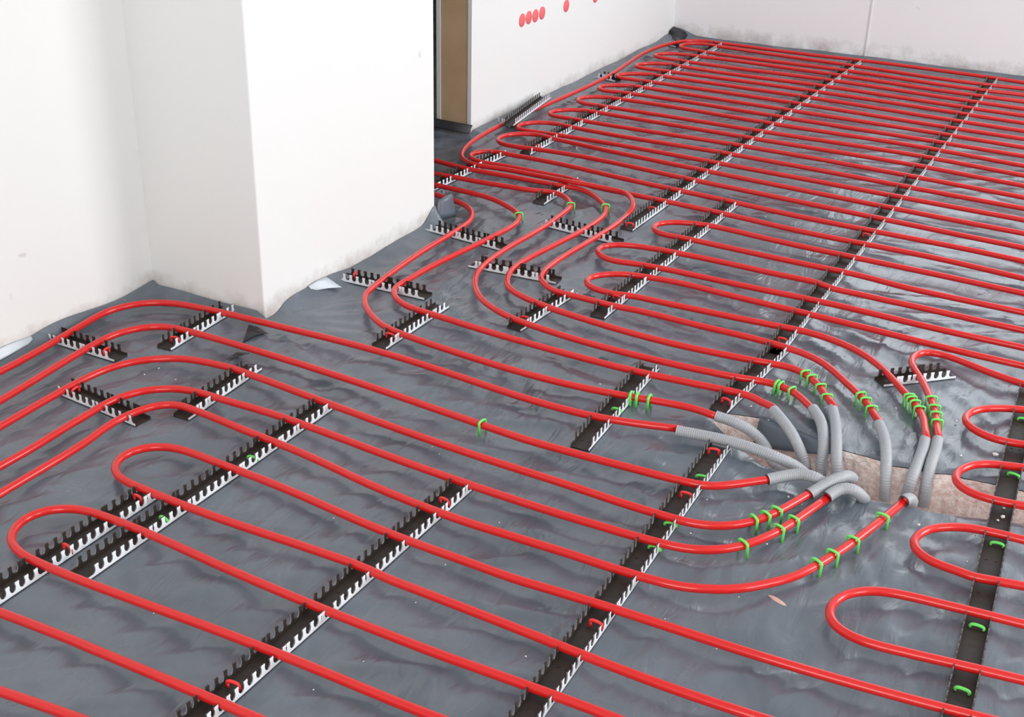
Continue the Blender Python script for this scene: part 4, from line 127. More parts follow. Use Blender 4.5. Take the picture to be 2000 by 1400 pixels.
  'rx': {"o":[-1.4972,3.0079],"a":1.575,"L":0.2279,"t":[[0.0215,0.04,0.0585,0.0839,0.0955,0.114,0.1275,0.1572,0.1694,0.1879,0.2165],[0.0215,0.04,0.0543,0.0791,0.0955,0.114,0.1242,0.1702,0.1879,0.1984]]},
  'ry': {"o":[-1.9961,4.4066],"a":-0.192,"L":0.098,"t":[[0.0214,0.0398,0.0481,0.0766],[0.0214,0.0393,0.0637]]},
  'rz': {"o":[-2.023,3.6634],"a":-0.3588,"L":0.0822,"t":[[0.0221,0.0411,0.0522],[0.0221,0.0396,0.0645]]},
  'raa': {"o":[-1.9667,5.0846],"a":-0.3555,"L":0.0454,"t":[[0.012],[0.0109]]},
}
GREEN_ON_PIPE = {"p2":[[-1.0145,1.8107,0.0155,-0.0697]],"p10":[[-0.8155,2.0609,0.0155,0.1746],[-0.8038,2.063,0.0155,0.1793],[-0.7802,2.0674,0.0155,0.1843]],"p13":[[-0.5437,2.3377,0.0155,-0.5807],[-0.5251,2.3229,0.0155,-0.733],[-0.5005,2.2967,0.0155,-0.9186],[-0.4751,2.2566,0.0155,-1.0467]],"p12":[[-0.5829,2.2612,0.0155,-0.1108],[-0.5711,2.2592,0.0155,-0.2227],[-0.5436,2.2485,0.0155,-0.5203]],"p14":[[-0.4184,2.3002,0.0155,-0.8535],[-0.4034,2.2818,0.0155,-0.9287],[-0.3867,2.2572,0.0155,-1.0129]],"p15":[[-0.3326,2.3455,0.0155,-0.9304],[-0.3255,2.3359,0.0155,-0.9326],[-0.315,2.3214,0.0155,-0.9665],[-0.3022,2.3012,0.0155,-1.053]],"p18":[[-0.2911,2.3575,0.0155,-1.1731],[-0.2782,2.3241,0.0155,-1.2366],[-0.2692,2.2956,0.0155,-1.2877],[-0.2615,2.2669,0.0155,-1.3298]],"p3":[[-0.4607,1.7609,0.0155,0.9346],[-0.4478,1.7811,0.0155,1.0659],[-0.4352,1.808,0.0155,1.1822]],"p4":[[-0.4518,1.6854,0.0155,0.9343],[-0.4155,1.7542,0.0155,1.1925],[-0.4017,1.7937,0.0155,1.2682]],"p5":[[-0.333,1.691,0.0155,1.1869],[-0.3176,1.7299,0.0155,1.2126],[-0.2985,1.7866,0.0155,1.273],[-0.2729,1.8788,0.0155,1.3156]],"p11":[[-1.498,2.8581,0.0155,-0.9544]],"p12b":[[-1.4142,3.0081,0.0155,-1.1837]],"p13b":[[-1.3258,3.0472,0.0155,-1.0001]]}
GREEN_IN_RAIL = {"rb":[[-1.322,1.5061],[-1.3239,1.2773]],"rr":[[-0.5912,1.8626],[-0.5833,1.6941],[-0.58,1.617]],"rt":[[-0.1012,2.1599],[-0.0897,1.9155],[-0.079,1.674],[-0.0713,1.517],[-0.1179,2.3881]],"rq":[[-0.8254,2.012]]}
RED_IN_RAIL = {"ra":[[-1.3998,1.2976],[-1.3943,1.1327]],"rs":[[-0.9567,1.013],[-0.9444,1.5544]],"rr":[[-0.5778,1.3848],[-0.6017,1.9516],[-0.5911,1.7847]],"rp":[[-0.6488,2.1493],[-0.6377,2.4811]],"rg":[[-1.3865,2.0554]],"re":[[-1.8542,1.6853]],"rf":[[-1.7789,1.5258]],"rd":[[-1.7708,1.8021]],"rh":[[-1.6453,2.2996]],"rl":[[-1.1656,2.449],[-1.1749,2.2861]],"rn":[[-1.2163,2.9664],[-1.2131,3.1155]],"rp2":[[-0.6423,3.2285]],"rm":[[-1.0453,2.5016]],"ro":[[-1.7535,3.4613]]}
CRUMBS = [[-1.0692,1.716,0.0014],[-1.0442,1.7007,0.001],[-0.9048,2.1053,0.0021],[-0.5601,1.8077,0.0014],[-0.5471,1.6955,0.0018],[-0.4383,1.8889,0.0023],[-0.4105,1.8768,0.0014],[-0.4257,1.7305,0.0018],[-0.407,1.7517,0.0013],[-0.4188,1.5707,0.0012],[-0.498,1.4623,0.0012],[-0.4057,1.4363,0.0012],[-0.8401,1.5607,0.0013],[-0.8568,1.4129,0.0012],[-0.8455,1.3065,0.0012],[-0.6408,1.2807,0.0015],[-0.8374,1.1543,0.0011],[-0.8641,1.0708,0.0011],[-1.1716,1.087,0.0012],[-1.0883,1.4311,0.0013],[-0.6045,2.1753,0.0021],[-0.5564,2.1387,0.0015],[-0.3497,2.3176,0.0021],[-0.3649,2.2623,0.0016],[-0.2334,2.3263,0.0027],[-0.1993,2.1925,0.0026],[-0.2187,2.1533,0.0015],[-0.1669,2.1567,0.0015],[-0.2179,1.9166,0.0028],[-0.4938,2.3945,0.0017],[-0.4445,2.3392,0.0016],[-0.1274,1.9361,0.0014],[-0.2819,1.6223,0.0017],[-0.1249,1.8497,0.0014],[-1.7221,1.6975,0.0017],[-1.6582,1.6771,0.0016],[-1.7279,1.6617,0.0016],[-1.0769,4.0346,0.0027],[-1.6546,3.5426,0.0033]]
GRIT = [[-0.1432,2.2279,0.0057],[-0.0953,2.0102,0.0038],[-0.1014,1.9957,0.0024],[-0.0986,2.0414,0.0024]]
CHIP = [[-0.3842,1.6014],[-0.3432,1.5837]]
TRENCH_FAR = [[-0.6614,2.1096],[-0.6355,2.1324],[-0.573,2.1479],[-0.4953,2.1376],[-0.4047,2.1078],[-0.3291,2.1071],[-0.3043,2.0985],[-0.2707,2.1078],[-0.2272,2.1127],[-0.2002,2.1246],[-0.1814,2.1214],[-0.1217,2.1303],[-0.0778,2.1323],[-0.0091,2.1376]]
TRENCH_NEAR = [[-0.6472,2.0799],[-0.5777,2.0162],[-0.5136,1.9747],[-0.4495,1.9712],[-0.4055,1.9669],[-0.3623,1.9627],[-0.324,1.96],[-0.3009,1.9621],[-0.2765,1.9651],[-0.2342,1.9749],[-0.2079,1.9754],[-0.1585,1.9896],[-0.1098,2.0053],[-0.0612,2.0193],[0.0034,2.0339]]
FOLDS = [[[-1.699,1.9595],[-1.6715,1.9574],[-1.6341,1.9462],[-1.6504,1.9241],[-1.6522,1.8812]],[[-1.6279,1.7982],[-1.6314,1.8356],[-1.6058,1.8482],[-1.6131,1.8267]]]

# ------------------------------------------------------------------ materials
def mat(name, base, rough=.5, **kw):
    m = bpy.data.materials.new(name)
    m.use_nodes = True
    b = m.node_tree.nodes['Principled BSDF']
    b.inputs['Base Color'].default_value = (*base, 1)
    b.inputs['Roughness'].default_value = rough
    for k, v in kw.items():
        b.inputs[k.replace('_', ' ')].default_value = v
    return m
def nd(m, kind, **kw):
    n = m.node_tree.nodes.new(kind)
    for k, v in kw.items():
        if k in n.inputs: n.inputs[k].default_value = v
        else: setattr(n, k, v)
    return n
def lk(m, a, b): m.node_tree.links.new(a, b)
def bsdf(m): return m.node_tree.nodes['Principled BSDF']
def mottled(m, c1, c2, scale, detail=4, lo=.35, hi=.65, bump=0, bscale=None, bdist=.002):
    tc = nd(m, 'ShaderNodeTexCoord')
    n = nd(m, 'ShaderNodeTexNoise', Scale=scale, Detail=detail)
    lk(m, tc.outputs['Object'], n.inputs['Vector'])
    r = nd(m, 'ShaderNodeValToRGB')
    r.color_ramp.elements[0].position, r.color_ramp.elements[1].position = lo, hi
    r.color_ramp.elements[0].color, r.color_ramp.elements[1].color = (*c1, 1), (*c2, 1)
    lk(m, n.outputs['Fac'], r.inputs['Fac'])
    lk(m, r.outputs['Color'], bsdf(m).inputs['Base Color'])
    if bump:
        n2 = nd(m, 'ShaderNodeTexNoise', Scale=bscale or scale, Detail=5)
        lk(m, tc.outputs['Object'], n2.inputs['Vector'])
        bm_ = nd(m, 'ShaderNodeBump', Strength=bump, Distance=bdist)
        lk(m, n2.outputs['Fac'], bm_.inputs['Height'])
        lk(m, bm_.outputs['Normal'], bsdf(m).inputs['Normal'])
    return r

M = {}
M['pipe'] = mat('red_pipe_plastic', (.60, .014, .013), .28, Coat_Weight=.4, Coat_Roughness=.05, Specular_IOR_Level=.3)
M['red_clip'] = mat('red_clip_plastic', (.75, .03, .03), .4)
M['green'] = mat('green_clip_plastic', (.14, .72, .12), .42)
M['sleeve'] = mat('grey_sleeve_plastic', (.35, .37, .40), .45)
M['rail_dark'] = mat('black_brown_rail_plastic', (.034, .027, .023), .55, Specular_IOR_Level=.3)
M['rail_edge_lit'] = mat('rail_edge_painted_light', (.20, .205, .215), .5)  # light on the tooth ends towards the viewer, painted as a lighter grey
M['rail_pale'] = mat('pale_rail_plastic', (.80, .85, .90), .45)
M['timber'] = mat('jamb_timber', (.35, .22, .1), .6)
tr = mottled(M['timber'], (.52, .36, .20), (.64, .47, .29), 7, 6, .3, .7)
M['gypsum'] = mat('plasterboard_edge', (.78, .72, .70), .8)
M['film_pale'] = mat('milky_film', (.62, .68, .74), .3)
M['crumb'] = mat('plaster_crumb', (.82, .76, .73), .9)
M['chip'] = mat('pinkish_chip', (.62, .40, .33), .85)
M['red_spot'] = mat('red_spot_paint', (.80, .15, .16), .6)
M['concrete'] = mat('concrete', (.2, .2, .2), .9)
mottled(M['concrete'], (.15, .15, .15), (.25, .24, .23), 9)
M['insulation'] = mat('pink_insulation', (.6, .45, .4), .95)
mottled(M['insulation'], (.80, .63, .58), (.97, .90, .87), 90, 7, .38, .60, 1.0, 160, .005)
M['frame'] = mat('window_frame_white', (.8, .8, .8), .4)
M['glass'] = mat('clear_glass', (1, 1, 1), 0, Transmission_Weight=1.0)

def plaster(name, base, warm, zfade=.10, grime=(.38, .31, .27)):
    m = mat(name, base, .75)
    tc = nd(m, 'ShaderNodeTexCoord')
    big = nd(m, 'ShaderNodeTexNoise', Scale=2.2, Detail=3)
    lk(m, tc.outputs['Object'], big.inputs['Vector'])
    mix = nd(m, 'ShaderNodeMix', data_type='RGBA')
    mix.inputs['A'].default_value = (*base, 1); mix.inputs['B'].default_value = (*warm, 1)
    lk(m, big.outputs['Fac'], mix.inputs['Factor'])
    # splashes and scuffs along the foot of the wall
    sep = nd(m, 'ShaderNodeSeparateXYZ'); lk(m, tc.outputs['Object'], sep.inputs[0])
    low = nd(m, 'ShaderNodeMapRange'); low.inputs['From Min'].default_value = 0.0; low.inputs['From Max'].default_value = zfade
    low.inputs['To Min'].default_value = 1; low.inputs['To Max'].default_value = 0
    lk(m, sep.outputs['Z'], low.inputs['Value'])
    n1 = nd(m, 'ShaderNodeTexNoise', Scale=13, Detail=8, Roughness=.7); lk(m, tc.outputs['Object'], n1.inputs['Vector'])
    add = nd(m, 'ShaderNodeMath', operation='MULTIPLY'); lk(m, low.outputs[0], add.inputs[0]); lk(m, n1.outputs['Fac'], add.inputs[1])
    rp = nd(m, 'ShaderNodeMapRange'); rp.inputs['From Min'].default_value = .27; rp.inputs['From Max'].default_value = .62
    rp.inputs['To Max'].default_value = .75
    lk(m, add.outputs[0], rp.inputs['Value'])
    # isolated small marks
    vo = nd(m, 'ShaderNodeTexNoise', Scale=16, Detail=2); lk(m, tc.outputs['Object'], vo.inputs['Vector'])
    sp = nd(m, 'ShaderNodeMapRange'); sp.inputs['From Min'].default_value = .76; sp.inputs['From Max'].default_value = .82; sp.inputs['To Max'].default_value = .5
    lk(m, vo.outputs['Fac'], sp.inputs['Value'])
    mx = nd(m, 'ShaderNodeMath', operation='MAXIMUM'); lk(m, rp.outputs[0], mx.inputs[0]); lk(m, sp.outputs[0], mx.inputs[1])
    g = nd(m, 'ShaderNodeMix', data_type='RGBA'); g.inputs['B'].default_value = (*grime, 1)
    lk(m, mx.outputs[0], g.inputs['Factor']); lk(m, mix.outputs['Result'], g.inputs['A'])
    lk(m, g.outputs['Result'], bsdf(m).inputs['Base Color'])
    b = nd(m, 'ShaderNodeBump', Strength=.12, Distance=.002)
    n3 = nd(m, 'ShaderNodeTexNoise', Scale=60, Detail=4); lk(m, tc.outputs['Object'], n3.inputs['Vector'])
    lk(m, n3.outputs['Fac'], b.inputs['Height']); lk(m, b.outputs['Normal'], bsdf(m).inputs['Normal'])
    return m
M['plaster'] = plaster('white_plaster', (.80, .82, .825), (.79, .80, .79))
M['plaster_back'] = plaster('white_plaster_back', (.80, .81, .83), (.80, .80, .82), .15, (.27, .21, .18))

def sheet_mat():
    m = mat('grey_polythene', (.14, .155, .175), .34, Specular_IOR_Level=.7)
    tc = nd(m, 'ShaderNodeTexCoord')
    n = nd(m, 'ShaderNodeTexNoise', Scale=5, Detail=5, Distortion=1.2); lk(m, tc.outputs['Object'], n.inputs['Vector'])
    r = nd(m, 'ShaderNodeValToRGB'); e = r.color_ramp.elements
    e[0].position, e[1].position = .3, .72
    e[0].color, e[1].color = (.085, .104, .128, 1), (.14, .166, .20, 1)
    lk(m, n.outputs['Fac'], r.inputs['Fac']); lk(m, r.outputs['Color'], bsdf(m).inputs['Base Color'])
    rr = nd(m, 'ShaderNodeMapRange'); rr.inputs['From Min'].default_value = .3; rr.inputs['From Max'].default_value = .7
    rr.inputs['To Min'].default_value = .17; rr.inputs['To Max'].default_value = .32
    lk(m, n.outputs['Fac'], rr.inputs['Value']); lk(m, rr.outputs[0], bsdf(m).inputs['Roughness'])
    # fine film creases
    wv = nd(m, 'ShaderNodeTexNoise', Scale=26, Detail=3, Distortion=.8)
    mp = nd(m, 'ShaderNodeMapping'); mp.inputs['Rotation'].default_value = (0, 0, .9); mp.inputs['Scale'].default_value = (1, .3, 1)
    lk(m, tc.outputs['Object'], mp.inputs['Vector']); lk(m, mp.outputs['Vector'], wv.inputs['Vector'])
    b = nd(m, 'ShaderNodeBump', Strength=.5, Distance=.008); lk(m, wv.outputs['Fac'], b.inputs['Height'])
    lk(m, b.outputs['Normal'], bsdf(m).inputs['Normal'])
    return m
M['sheet'] = sheet_mat()
M['sheet_dark'] = mat('dark_polythene_and_fold_shade', (.022, .023, .027), .4)  # black film colour, also used to paint the shade of the sheet folds
M['sheet_flap'] = mat('blue_grey_polythene', (.11, .135, .17), .35)

# ------------------------------------------------------------------ helpers
def link_mesh(name, verts, faces, mats, parent=None, fm=None, smooth=False):
    me = bpy.data.meshes.new(name)
    me.from_pydata(verts, [], faces)
    for m in (mats if isinstance(mats, (list, tuple)) else [mats]): me.materials.append(m)
    if fm: me.polygons.foreach_set('material_index', fm)
    if smooth: me.polygons.foreach_set('use_smooth', [True]*len(me.polygons))
    me.update()
    o = bpy.data.objects.new(name, me)
    col.objects.link(o)
    if parent: o.parent = parent
    return o
def tag(o, label=None, cat=None, group=None, kind=None):
    for k, v in (('label', label), ('category', cat), ('group', group), ('kind', kind)):
        if v: o[k] = v
    return o
def empty(name, loc, rz=0):
    o = bpy.data.objects.new(name, None)
    o.location, o.rotation_euler = loc, (0, 0, rz)
    o.empty_display_size = .02
    col.objects.link(o)
    return o
class MB:
    def __init__(s): s.v, s.f, s.m = [], [], []
    def box(s, a, b, m=0):
        i = len(s.v)
        s.v += [(x, y, z) for z in (a[2], b[2]) for y in (a[1], b[1]) for x in (a[0], b[0])]
        for q in ((0, 2, 3, 1), (4, 5, 7, 6), (0, 1, 5, 4), (2, 6, 7, 3), (0, 4, 6, 2), (1, 3, 7, 5)):
            s.f.append(tuple(i+k for k in q)); s.m.append(m)
    def tube(s, path, rad, seg=10, sx=1.0, cap=True, radf=None):
        """sweep a circle along path with parallel-transport frames"""
        n = len(path); i0 = len(s.v)
        P = [Vector(p) for p in path]
        t = (P[1]-P[0]).normalized()
        up = Vector((0, 0, 1)) if abs(t.z) < .9 else Vector((1, 0, 0))
        a = t.cross(up).normalized(); b = a.cross(t)
        for k in range(n):
            t2 = (P[min(k+1, n-1)]-P[max(k-1, 0)]).normalized()
            a = (a-t2*a.dot(t2)).normalized(); b = a.cross(t2)
            r = radf(k) if radf else rad
            for j in range(seg):
                th = 2*math.pi*j/seg
                s.v.append(tuple(P[k]+a*(r*sx*math.cos(th))+b*(r*math.sin(th))))
        for k in range(n-1):
            for j in range(seg):
                j2 = (j+1) % seg
                s.f.append((i0+k*seg+j, i0+k*seg+j2, i0+(k+1)*seg+j2, i0+(k+1)*seg+j)); s.m.append(0)
        if cap:
            s.f.append(tuple(i0+j for j in range(seg))[::-1]); s.m.append(0)
            s.f.append(tuple(i0+(n-1)*seg+j for j in range(seg))); s.m.append(0)
    def build(s, name, mats, parent=None, smooth=False):
        o = link_mesh(name, s.v, s.f, mats, parent, s.m, smooth)
        return o
def resample(path, step):
    """even spacing along a polyline with Catmull-Rom interpolation"""
    P = [Vector(p) for p in path]
    out = []
    for i in range(len(P)-1):
        p0, p1, p2, p3 = P[max(i-1, 0)], P[i], P[i+1], P[min(i+2, len(P)-1)]
        d = (p2-p1).length
        if d < 1e-6: continue
        d0, d2 = max((p1-p0).length, 1e-6), max((p3-p2).length, 1e-6)
        m1 = ((p1-p0)/d0*d+(p2-p1)/d*d0)/(d0+d)*d if i else (p2-p1)
        m2 = ((p2-p1)/d*d2+(p3-p2)/d2*d)/(d+d2)*d if i+2 < len(P) else (p2-p1)
        n = max(1, int(round(d/step)))
        for k in range(n):
            u = k/n
            out.append(p1*(2*u**3-3*u**2+1)+m1*(u**3-2*u**2+u)+p2*(-2*u**3+3*u**2)+m2*(u**3-u**2))
    out.append(P[-1])
    return out

# ------------------------------------------------------------------ room shell
WX = -2.022                     # plane of the partition with the doorway
COLX, COLY0, COLY1 = -1.692, 2.008, 2.737
JY = 3.50                       # end of the far partition
BL, BR = (WX-.2, 5.272), (RIGHT_X+.1, 5.50)   # back wall runs a little askew
def back_y(x): return BL[1]+(x-BL[0])*(BR[1]-BL[1])/(BR[0]-BL[0])
def structure(o): o['kind'] = 'structure'; return o
b = MB(); b.box((WX-.115, REAR_Y, -.02), (WX, COLY0, CEIL)); structure(b.build('wall_left', M['plaster']))
b = MB(); b.box((WX-.13, COLY0, -.02), (COLX, COLY1, CEIL)); o = structure(b.build('wall_column', M['plaster']))
bv = o.modifiers.new('edge', 'BEVEL'); bv.width, bv.segments = .004, 3
b = MB()
b.box((WX-.014, JY, -.02), (WX, 5.45, CEIL)); b.box((WX-.132, JY, -.02), (WX-.118, 5.45, CEIL))
structure(b.build('wall_partition', M['plaster']))
# end post of the partition with the plasterboard edges either side
b = MB(); b.box((WX-.1178, JY+.004, -.02), (WX-.0142, JY+.08, CEIL)); structure(b.build('trim_1', M['timber']))
# back wall with a window above the picture
WB0, WB1, WBZ0, WBZ1 = -1.25, .75, .72, 2.05
def wall_run(name, x0, x1, z0, z1, m):
    v = [(x0, back_y(x0), z0), (x1, back_y(x1), z0), (x1, back_y(x1)+.12, z0), (x0, back_y(x0)+.12, z0)]
    v += [(x, y, z1) for x, y, z in v]
    return v, [(0, 1, 5, 4), (1, 2, 6, 5), (2, 3, 7, 6), (3, 0, 4, 7), (0, 3, 2, 1), (4, 5, 6, 7)]
vs, fs = [], []
for x0, x1, z0, z1 in ((BL[0], WB0, -.02, CEIL), (WB0, WB1, -.02, WBZ0), (WB0, WB1, WBZ1, CEIL), (WB1, BR[0], -.02, CEIL)):
    v, f = wall_run('', x0, x1, z0, z1, None)
    fs += [tuple(i+len(vs) for i in q) for q in f]; vs += v
structure(link_mesh('wall_back', vs, fs, M['plaster_back']))
# raised joint between two boards of the back wall
SX = -1.18
b = MB(); b.box((SX-.003, back_y(SX)-.0045, 0), (SX+.003, back_y(SX)+.002, CEIL)); structure(b.build('trim_2', M['plaster_back']))
# right wall with two window openings
b = MB(); X0, X1 = RIGHT_X, RIGHT_X+.12
b.box((X0, REAR_Y, -.02), (X1, 5.6, .5)); b.box((X0, REAR_Y, 2.12), (X1, 5.6, CEIL))
for y0, y1 in ((REAR_Y, 0.0), (1.5, 2.7), (4.4, 5.6)): b.box((X0, y0, .5), (X1, y1, 2.12))
structure(b.build('wall_right', M['plaster']))
b = MB()
b.box((WX-.115, REAR_Y-.12, -.02), (-.7, REAR_Y, CEIL)); b.box((1.1, REAR_Y-.12, -.02), (X1, REAR_Y, CEIL))
b.box((-.7, REAR_Y-.12, -.02), (1.1, REAR_Y, .6)); b.box((-.7, REAR_Y-.12, 2.1), (1.1, REAR_Y, CEIL))
structure(b.build('wall_rear', M['plaster']))
b = MB(); b.box((-3.5, REAR_Y-.12, CEIL), (X1, 5.75, CEIL+.1)); structure(b.build('ceiling', M['plaster_back']))
# lobby beyond the doorway
b = MB()
b.box((-3.5, 2.3, -.02), (-3.4, 5.6, CEIL)); b.box((-3.4, 2.3, -.02), (WX-.13, 2.4, CEIL)); b.box((-3.4, 5.5, -.02), (WX-.13, 5.6, CEIL))
structure(b.build('wall_lobby', M['plaster']))
# window frames and the patio door frame
def frame_yz(name, x, y0, y1, z0, z1):
    b = MB(); w = .05
    for a, c in (((y0, z0), (y1, z0+w)), ((y0, z1-w), (y1, z1)), ((y0, z0+w), (y0+w, z1-w)), ((y1-w, z0+w), (y1, z1-w)), (((y0+y1)/2-w/2, z0+w), ((y0+y1)/2+w/2, z1-w))):
        b.box((x, a[0], a[1]), (x+.05, c[0], c[1]))
    return structure(b.build(name, M['frame']))
frame_yz('window_1', X0+.05, 0.0, 1.5, .5, 2.12)
frame_yz('window_2', X0+.05, 2.7, 4.4, .5, 2.12)
b = MB()
for a, c in (((WB0, WBZ0), (WB1, WBZ0+.05)), ((WB0, WBZ1-.05), (WB1, WBZ1)), ((WB0, WBZ0+.05), (WB0+.05, WBZ1-.05)), ((WB1-.05, WBZ0+.05), (WB1, WBZ1-.05)), ((-.28, WBZ0+.05), (-.22, WBZ1-.05))):
    b.box((a[0], 5.44, a[1]), (c[0], 5.48, c[1]))
structure(b.build('window_4', M['frame']))
b = MB()
for a, c in (((-.7, .6), (1.1, .65)), ((-.7, 2.05), (1.1, 2.1)), ((-.7, .65), (-.65, 2.05)), ((1.05, .65), (1.1, 2.05)), ((.18, .65), (.23, 2.05))):
    b.box((a[0], REAR_Y-.08, a[1]), (c[0], REAR_Y-.03, c[1]))
structure(b.build('window_3', M['frame']))

# ------------------------------------------------------------------ floor slab with the slot cut in it
SLAB = -.016
far, near_ = TRENCH_FAR, TRENCH_NEAR
RX = .32                                        # the slot runs on out of view to the right
far = far + [[RX, far[-1][1]+.02]]
near_ = near_ + [[RX, near_[-1][1]+.03]]
hole = far + near_[::-1]
bm = bmesh.new()
outer = [(-3.5, REAR_Y-.1), (RIGHT_X+.1, REAR_Y-.1), (RIGHT_X+.1, 5.7), (-3.5, 5.7)]
eds = []
for loop in (outer, hole):
    vv = [bm.verts.new((x, y, SLAB)) for x, y in loop]
    eds += [bm.edges.new((vv[i], vv[(i+1) % len(vv)])) for i in range(len(vv))]
bmesh.ops.triangle_fill(bm, use_beauty=True, edges=eds, normal=(0, 0, 1))
def in_poly(x, y, poly):
    c = False; j = len(poly)-1
    for i in range(len(poly)):
        if (poly[i][1] > y) != (poly[j][1] > y) and x < (poly[j][0]-poly[i][0])*(y-poly[i][1])/(poly[j][1]-poly[i][1])+poly[i][0]: c = not c
        j = i
    return c
bmesh.ops.delete(bm, geom=[f for f in bm.faces if in_poly(f.calc_center_median().x, f.calc_center_median().y, hole)], context='FACES')
me = bpy.data.meshes.new('floor'); bm.to_mesh(me); bm.free(); me.materials.append(M['concrete'])
o = bpy.data.objects.new('floor', me); col.objects.link(o); structure(o)
# cut faces of the pink insulation around the slot
def densify(poly, step):
    out = []
    for i in range(len(poly)-1):
        a, c = poly[i], poly[i+1]; n = max(1, int(math.hypot(c[0]-a[0], c[1]-a[1])/step))
        out += [(a[0]+(c[0]-a[0])*k/n, a[1]+(c[1]-a[1])*k/n) for k in range(n)]
    return out+[tuple(poly[-1])]
ring = densify(hole+[hole[0]], .008)[:-1]
rows = [0, .012, .025, .045, .07, .1, .14, .18]
vs, fs = [], []
cx_, cy_ = sum(p[0] for p in ring)/len(ring), sum(p[1] for p in ring)/len(ring)
for d in rows:
    for x, y in ring:
        k = .0045*noise.noise(Vector((x*40, y*40, d*40)))+.003*noise.noise(Vector((x*110, y*110, d*110)))
        sgn = 1 if y > cy_-.2*0 else -1
        vs.append((x, y+(k if d else k*.3), -.0065-d))
n = len(ring)
for r in range(len(rows)-1):
    for i in range(n):
        fs.append((r*n+i, r*n+(i+1) % n, (r+1)*n+(i+1) % n, (r+1)*n+i))
fs.append(tuple((len(rows)-1)*n+i for i in range(n)))
o = link_mesh('insulation_slot', vs, fs, M['insulation'])
tag(o, 'rough pinkish insulation edge exposed in the slot where the grey sleeves go down', 'insulation')

# ------------------------------------------------------------------ the polythene sheet
rails_lines = []
for d in RAIL_DATA.values():
    a = d['a']; x, y = d['o']
    rails_lines.append((x, y, math.cos(a), math.sin(a), d['L']))
def rail_dist(x, y):
    best = 1
    for rx, ry, c, s, L in rails_lines:
        u = (x-rx)*c+(y-ry)*s; v = -(x-rx)*s+(y-ry)*c
        du = max(-u, 0, u-L); dv = max(-v, 0, v-.038)
        dd = max(du, dv)
        if dd < best: best = dd
    return best
def smoothstep(t):
    t = min(1, max(0, t)); return t*t*(3-2*t)
def wrinkle(x, y):
    N = noise.noise
    th = .9+.9*N(Vector((x*.7, y*.7, 3.1)))
    c, s = math.cos(th), math.sin(th)
    u, v = x*c+y*s, -x*s+y*c
    h = .0048*N(Vector((x*7, y*7, 0)))
    a = 1-abs(N(Vector((u*2.6+.5*N(Vector((x*5, y*5, 9))), v*13, 5.0))))
    h += .0042*a**6
    a2 = 1-abs(N(Vector((v*3.0, u*10, 15.0))))
    h += .0036*a2**6
    # drawn tight in fans round the column corner
    dx, dy = x-COLX, y-COLY0
    r = math.hypot(dx, dy)
    if r < .75:
        h += .0055*smoothstep((.75-r)/.5)*smoothstep(r/.12)*N(Vector((math.atan2(dy, dx)*9, r*1.2, 2)))
    # creases fanning out from the corner of the short rail
    dx, dy = x+1.17, y-2.20
    r = math.hypot(dx, dy)
    if r < .6 and dy < .05:
        h += .005*smoothstep((.6-r)/.4)*smoothstep(r/.06)*N(Vector((math.atan2(dy, dx)*7, r*1.3, 31)))
    # fan of creases by the slot
    dx, dy = x+.36, y-1.94
    r = math.hypot(dx, dy)
    if r < .6 and dy < .06:
        h += .0040*smoothstep((.06-dy)/.08)*smoothstep((.6-r)/.4)*smoothstep(r/.1)*N(Vector((math.atan2(dy, dx)*6, r*1.5, 22)))
    return h
GX0, GX1, GY0, GY1, ST = -2.30, 1.5, .15, 5.50, .0105
nx, ny = int((GX1-GX0)/ST)+1, int((GY1-GY0)/ST)+1
def solid(x, y):
    if y > back_y(x)-.004: return True
    if x < WX+.003 and y < COLY0: return True
    if x < COLX+.003 and COLY0-.003 < y < COLY1+.003: return True
    if x < WX+.003 and y > JY-.003: return True
    if x < WX-.26: return True
    return False
def upstand(x, y):
    """height the film is turned up where it meets a wall"""
    z = 0
    w = .75+.5*noise.noise(Vector((x*5, y*5, 40)))
    def up(d, h, reach=.05):
        return h*max(0, 1-d/reach)**2 if d < reach else 0
    if y < COLY0 and x < WX+.06: z = max(z, up(x-WX, .034*w))
    if x < COLX and y < COLY0: z = max(z, up(COLY0-y, .017*w, .04))
    if COLY0 < y < COLY1 and x < COLX+.06:
        f = smoothstep((y-2.04)/.05)*(.010*w+.012*smoothstep((.16-abs(y-2.18))/.1))+.05*smoothstep((y-2.66)/.09)
        z = max(z, up(x-COLX, f))
    if y > JY and x < WX+.08: z = max(z, up(x-WX, (.016+.02*smoothstep((y-5.0)/.2))*w, .07))
    if y > back_y(x)-.08:
        z = max(z, up(back_y(x)-y, .016*w+.03*smoothstep((-1.9-x)/.1), .07))
    if x < WX-.004 and y < JY: z = max(z, up(JY-y, .02*w, .05))
    return z
gv, idx = [], {}
for j in range(ny):
    y = GY0+j*ST
    for i in range(nx):
        x = GX0+i*ST
        idx[(i, j)] = len(gv); gv.append([x, y, 0.0])
hole_edge = densify(hole+[hole[0]], .004)
bx0, bx1 = min(p[0] for p in hole)-.02, max(p[0] for p in hole)+.02
by0, by1 = min(p[1] for p in hole)-.02, max(p[1] for p in hole)+.02
faces = []
for j in range(ny-1):
    for i in range(nx-1):
        cx, cy = GX0+(i+.5)*ST, GY0+(j+.5)*ST
        if solid(cx, cy): continue
        if bx0 < cx < bx1 and by0 < cy < by1 and in_poly(cx, cy, hole): continue
        faces.append((idx[(i, j)], idx[(i+1, j)], idx[(i+1, j+1)], idx[(i, j+1)]))
used = sorted({k for f in faces for k in f})
cnt = {}
for f in faces:
    for k in f: cnt[k] = cnt.get(k, 0)+1
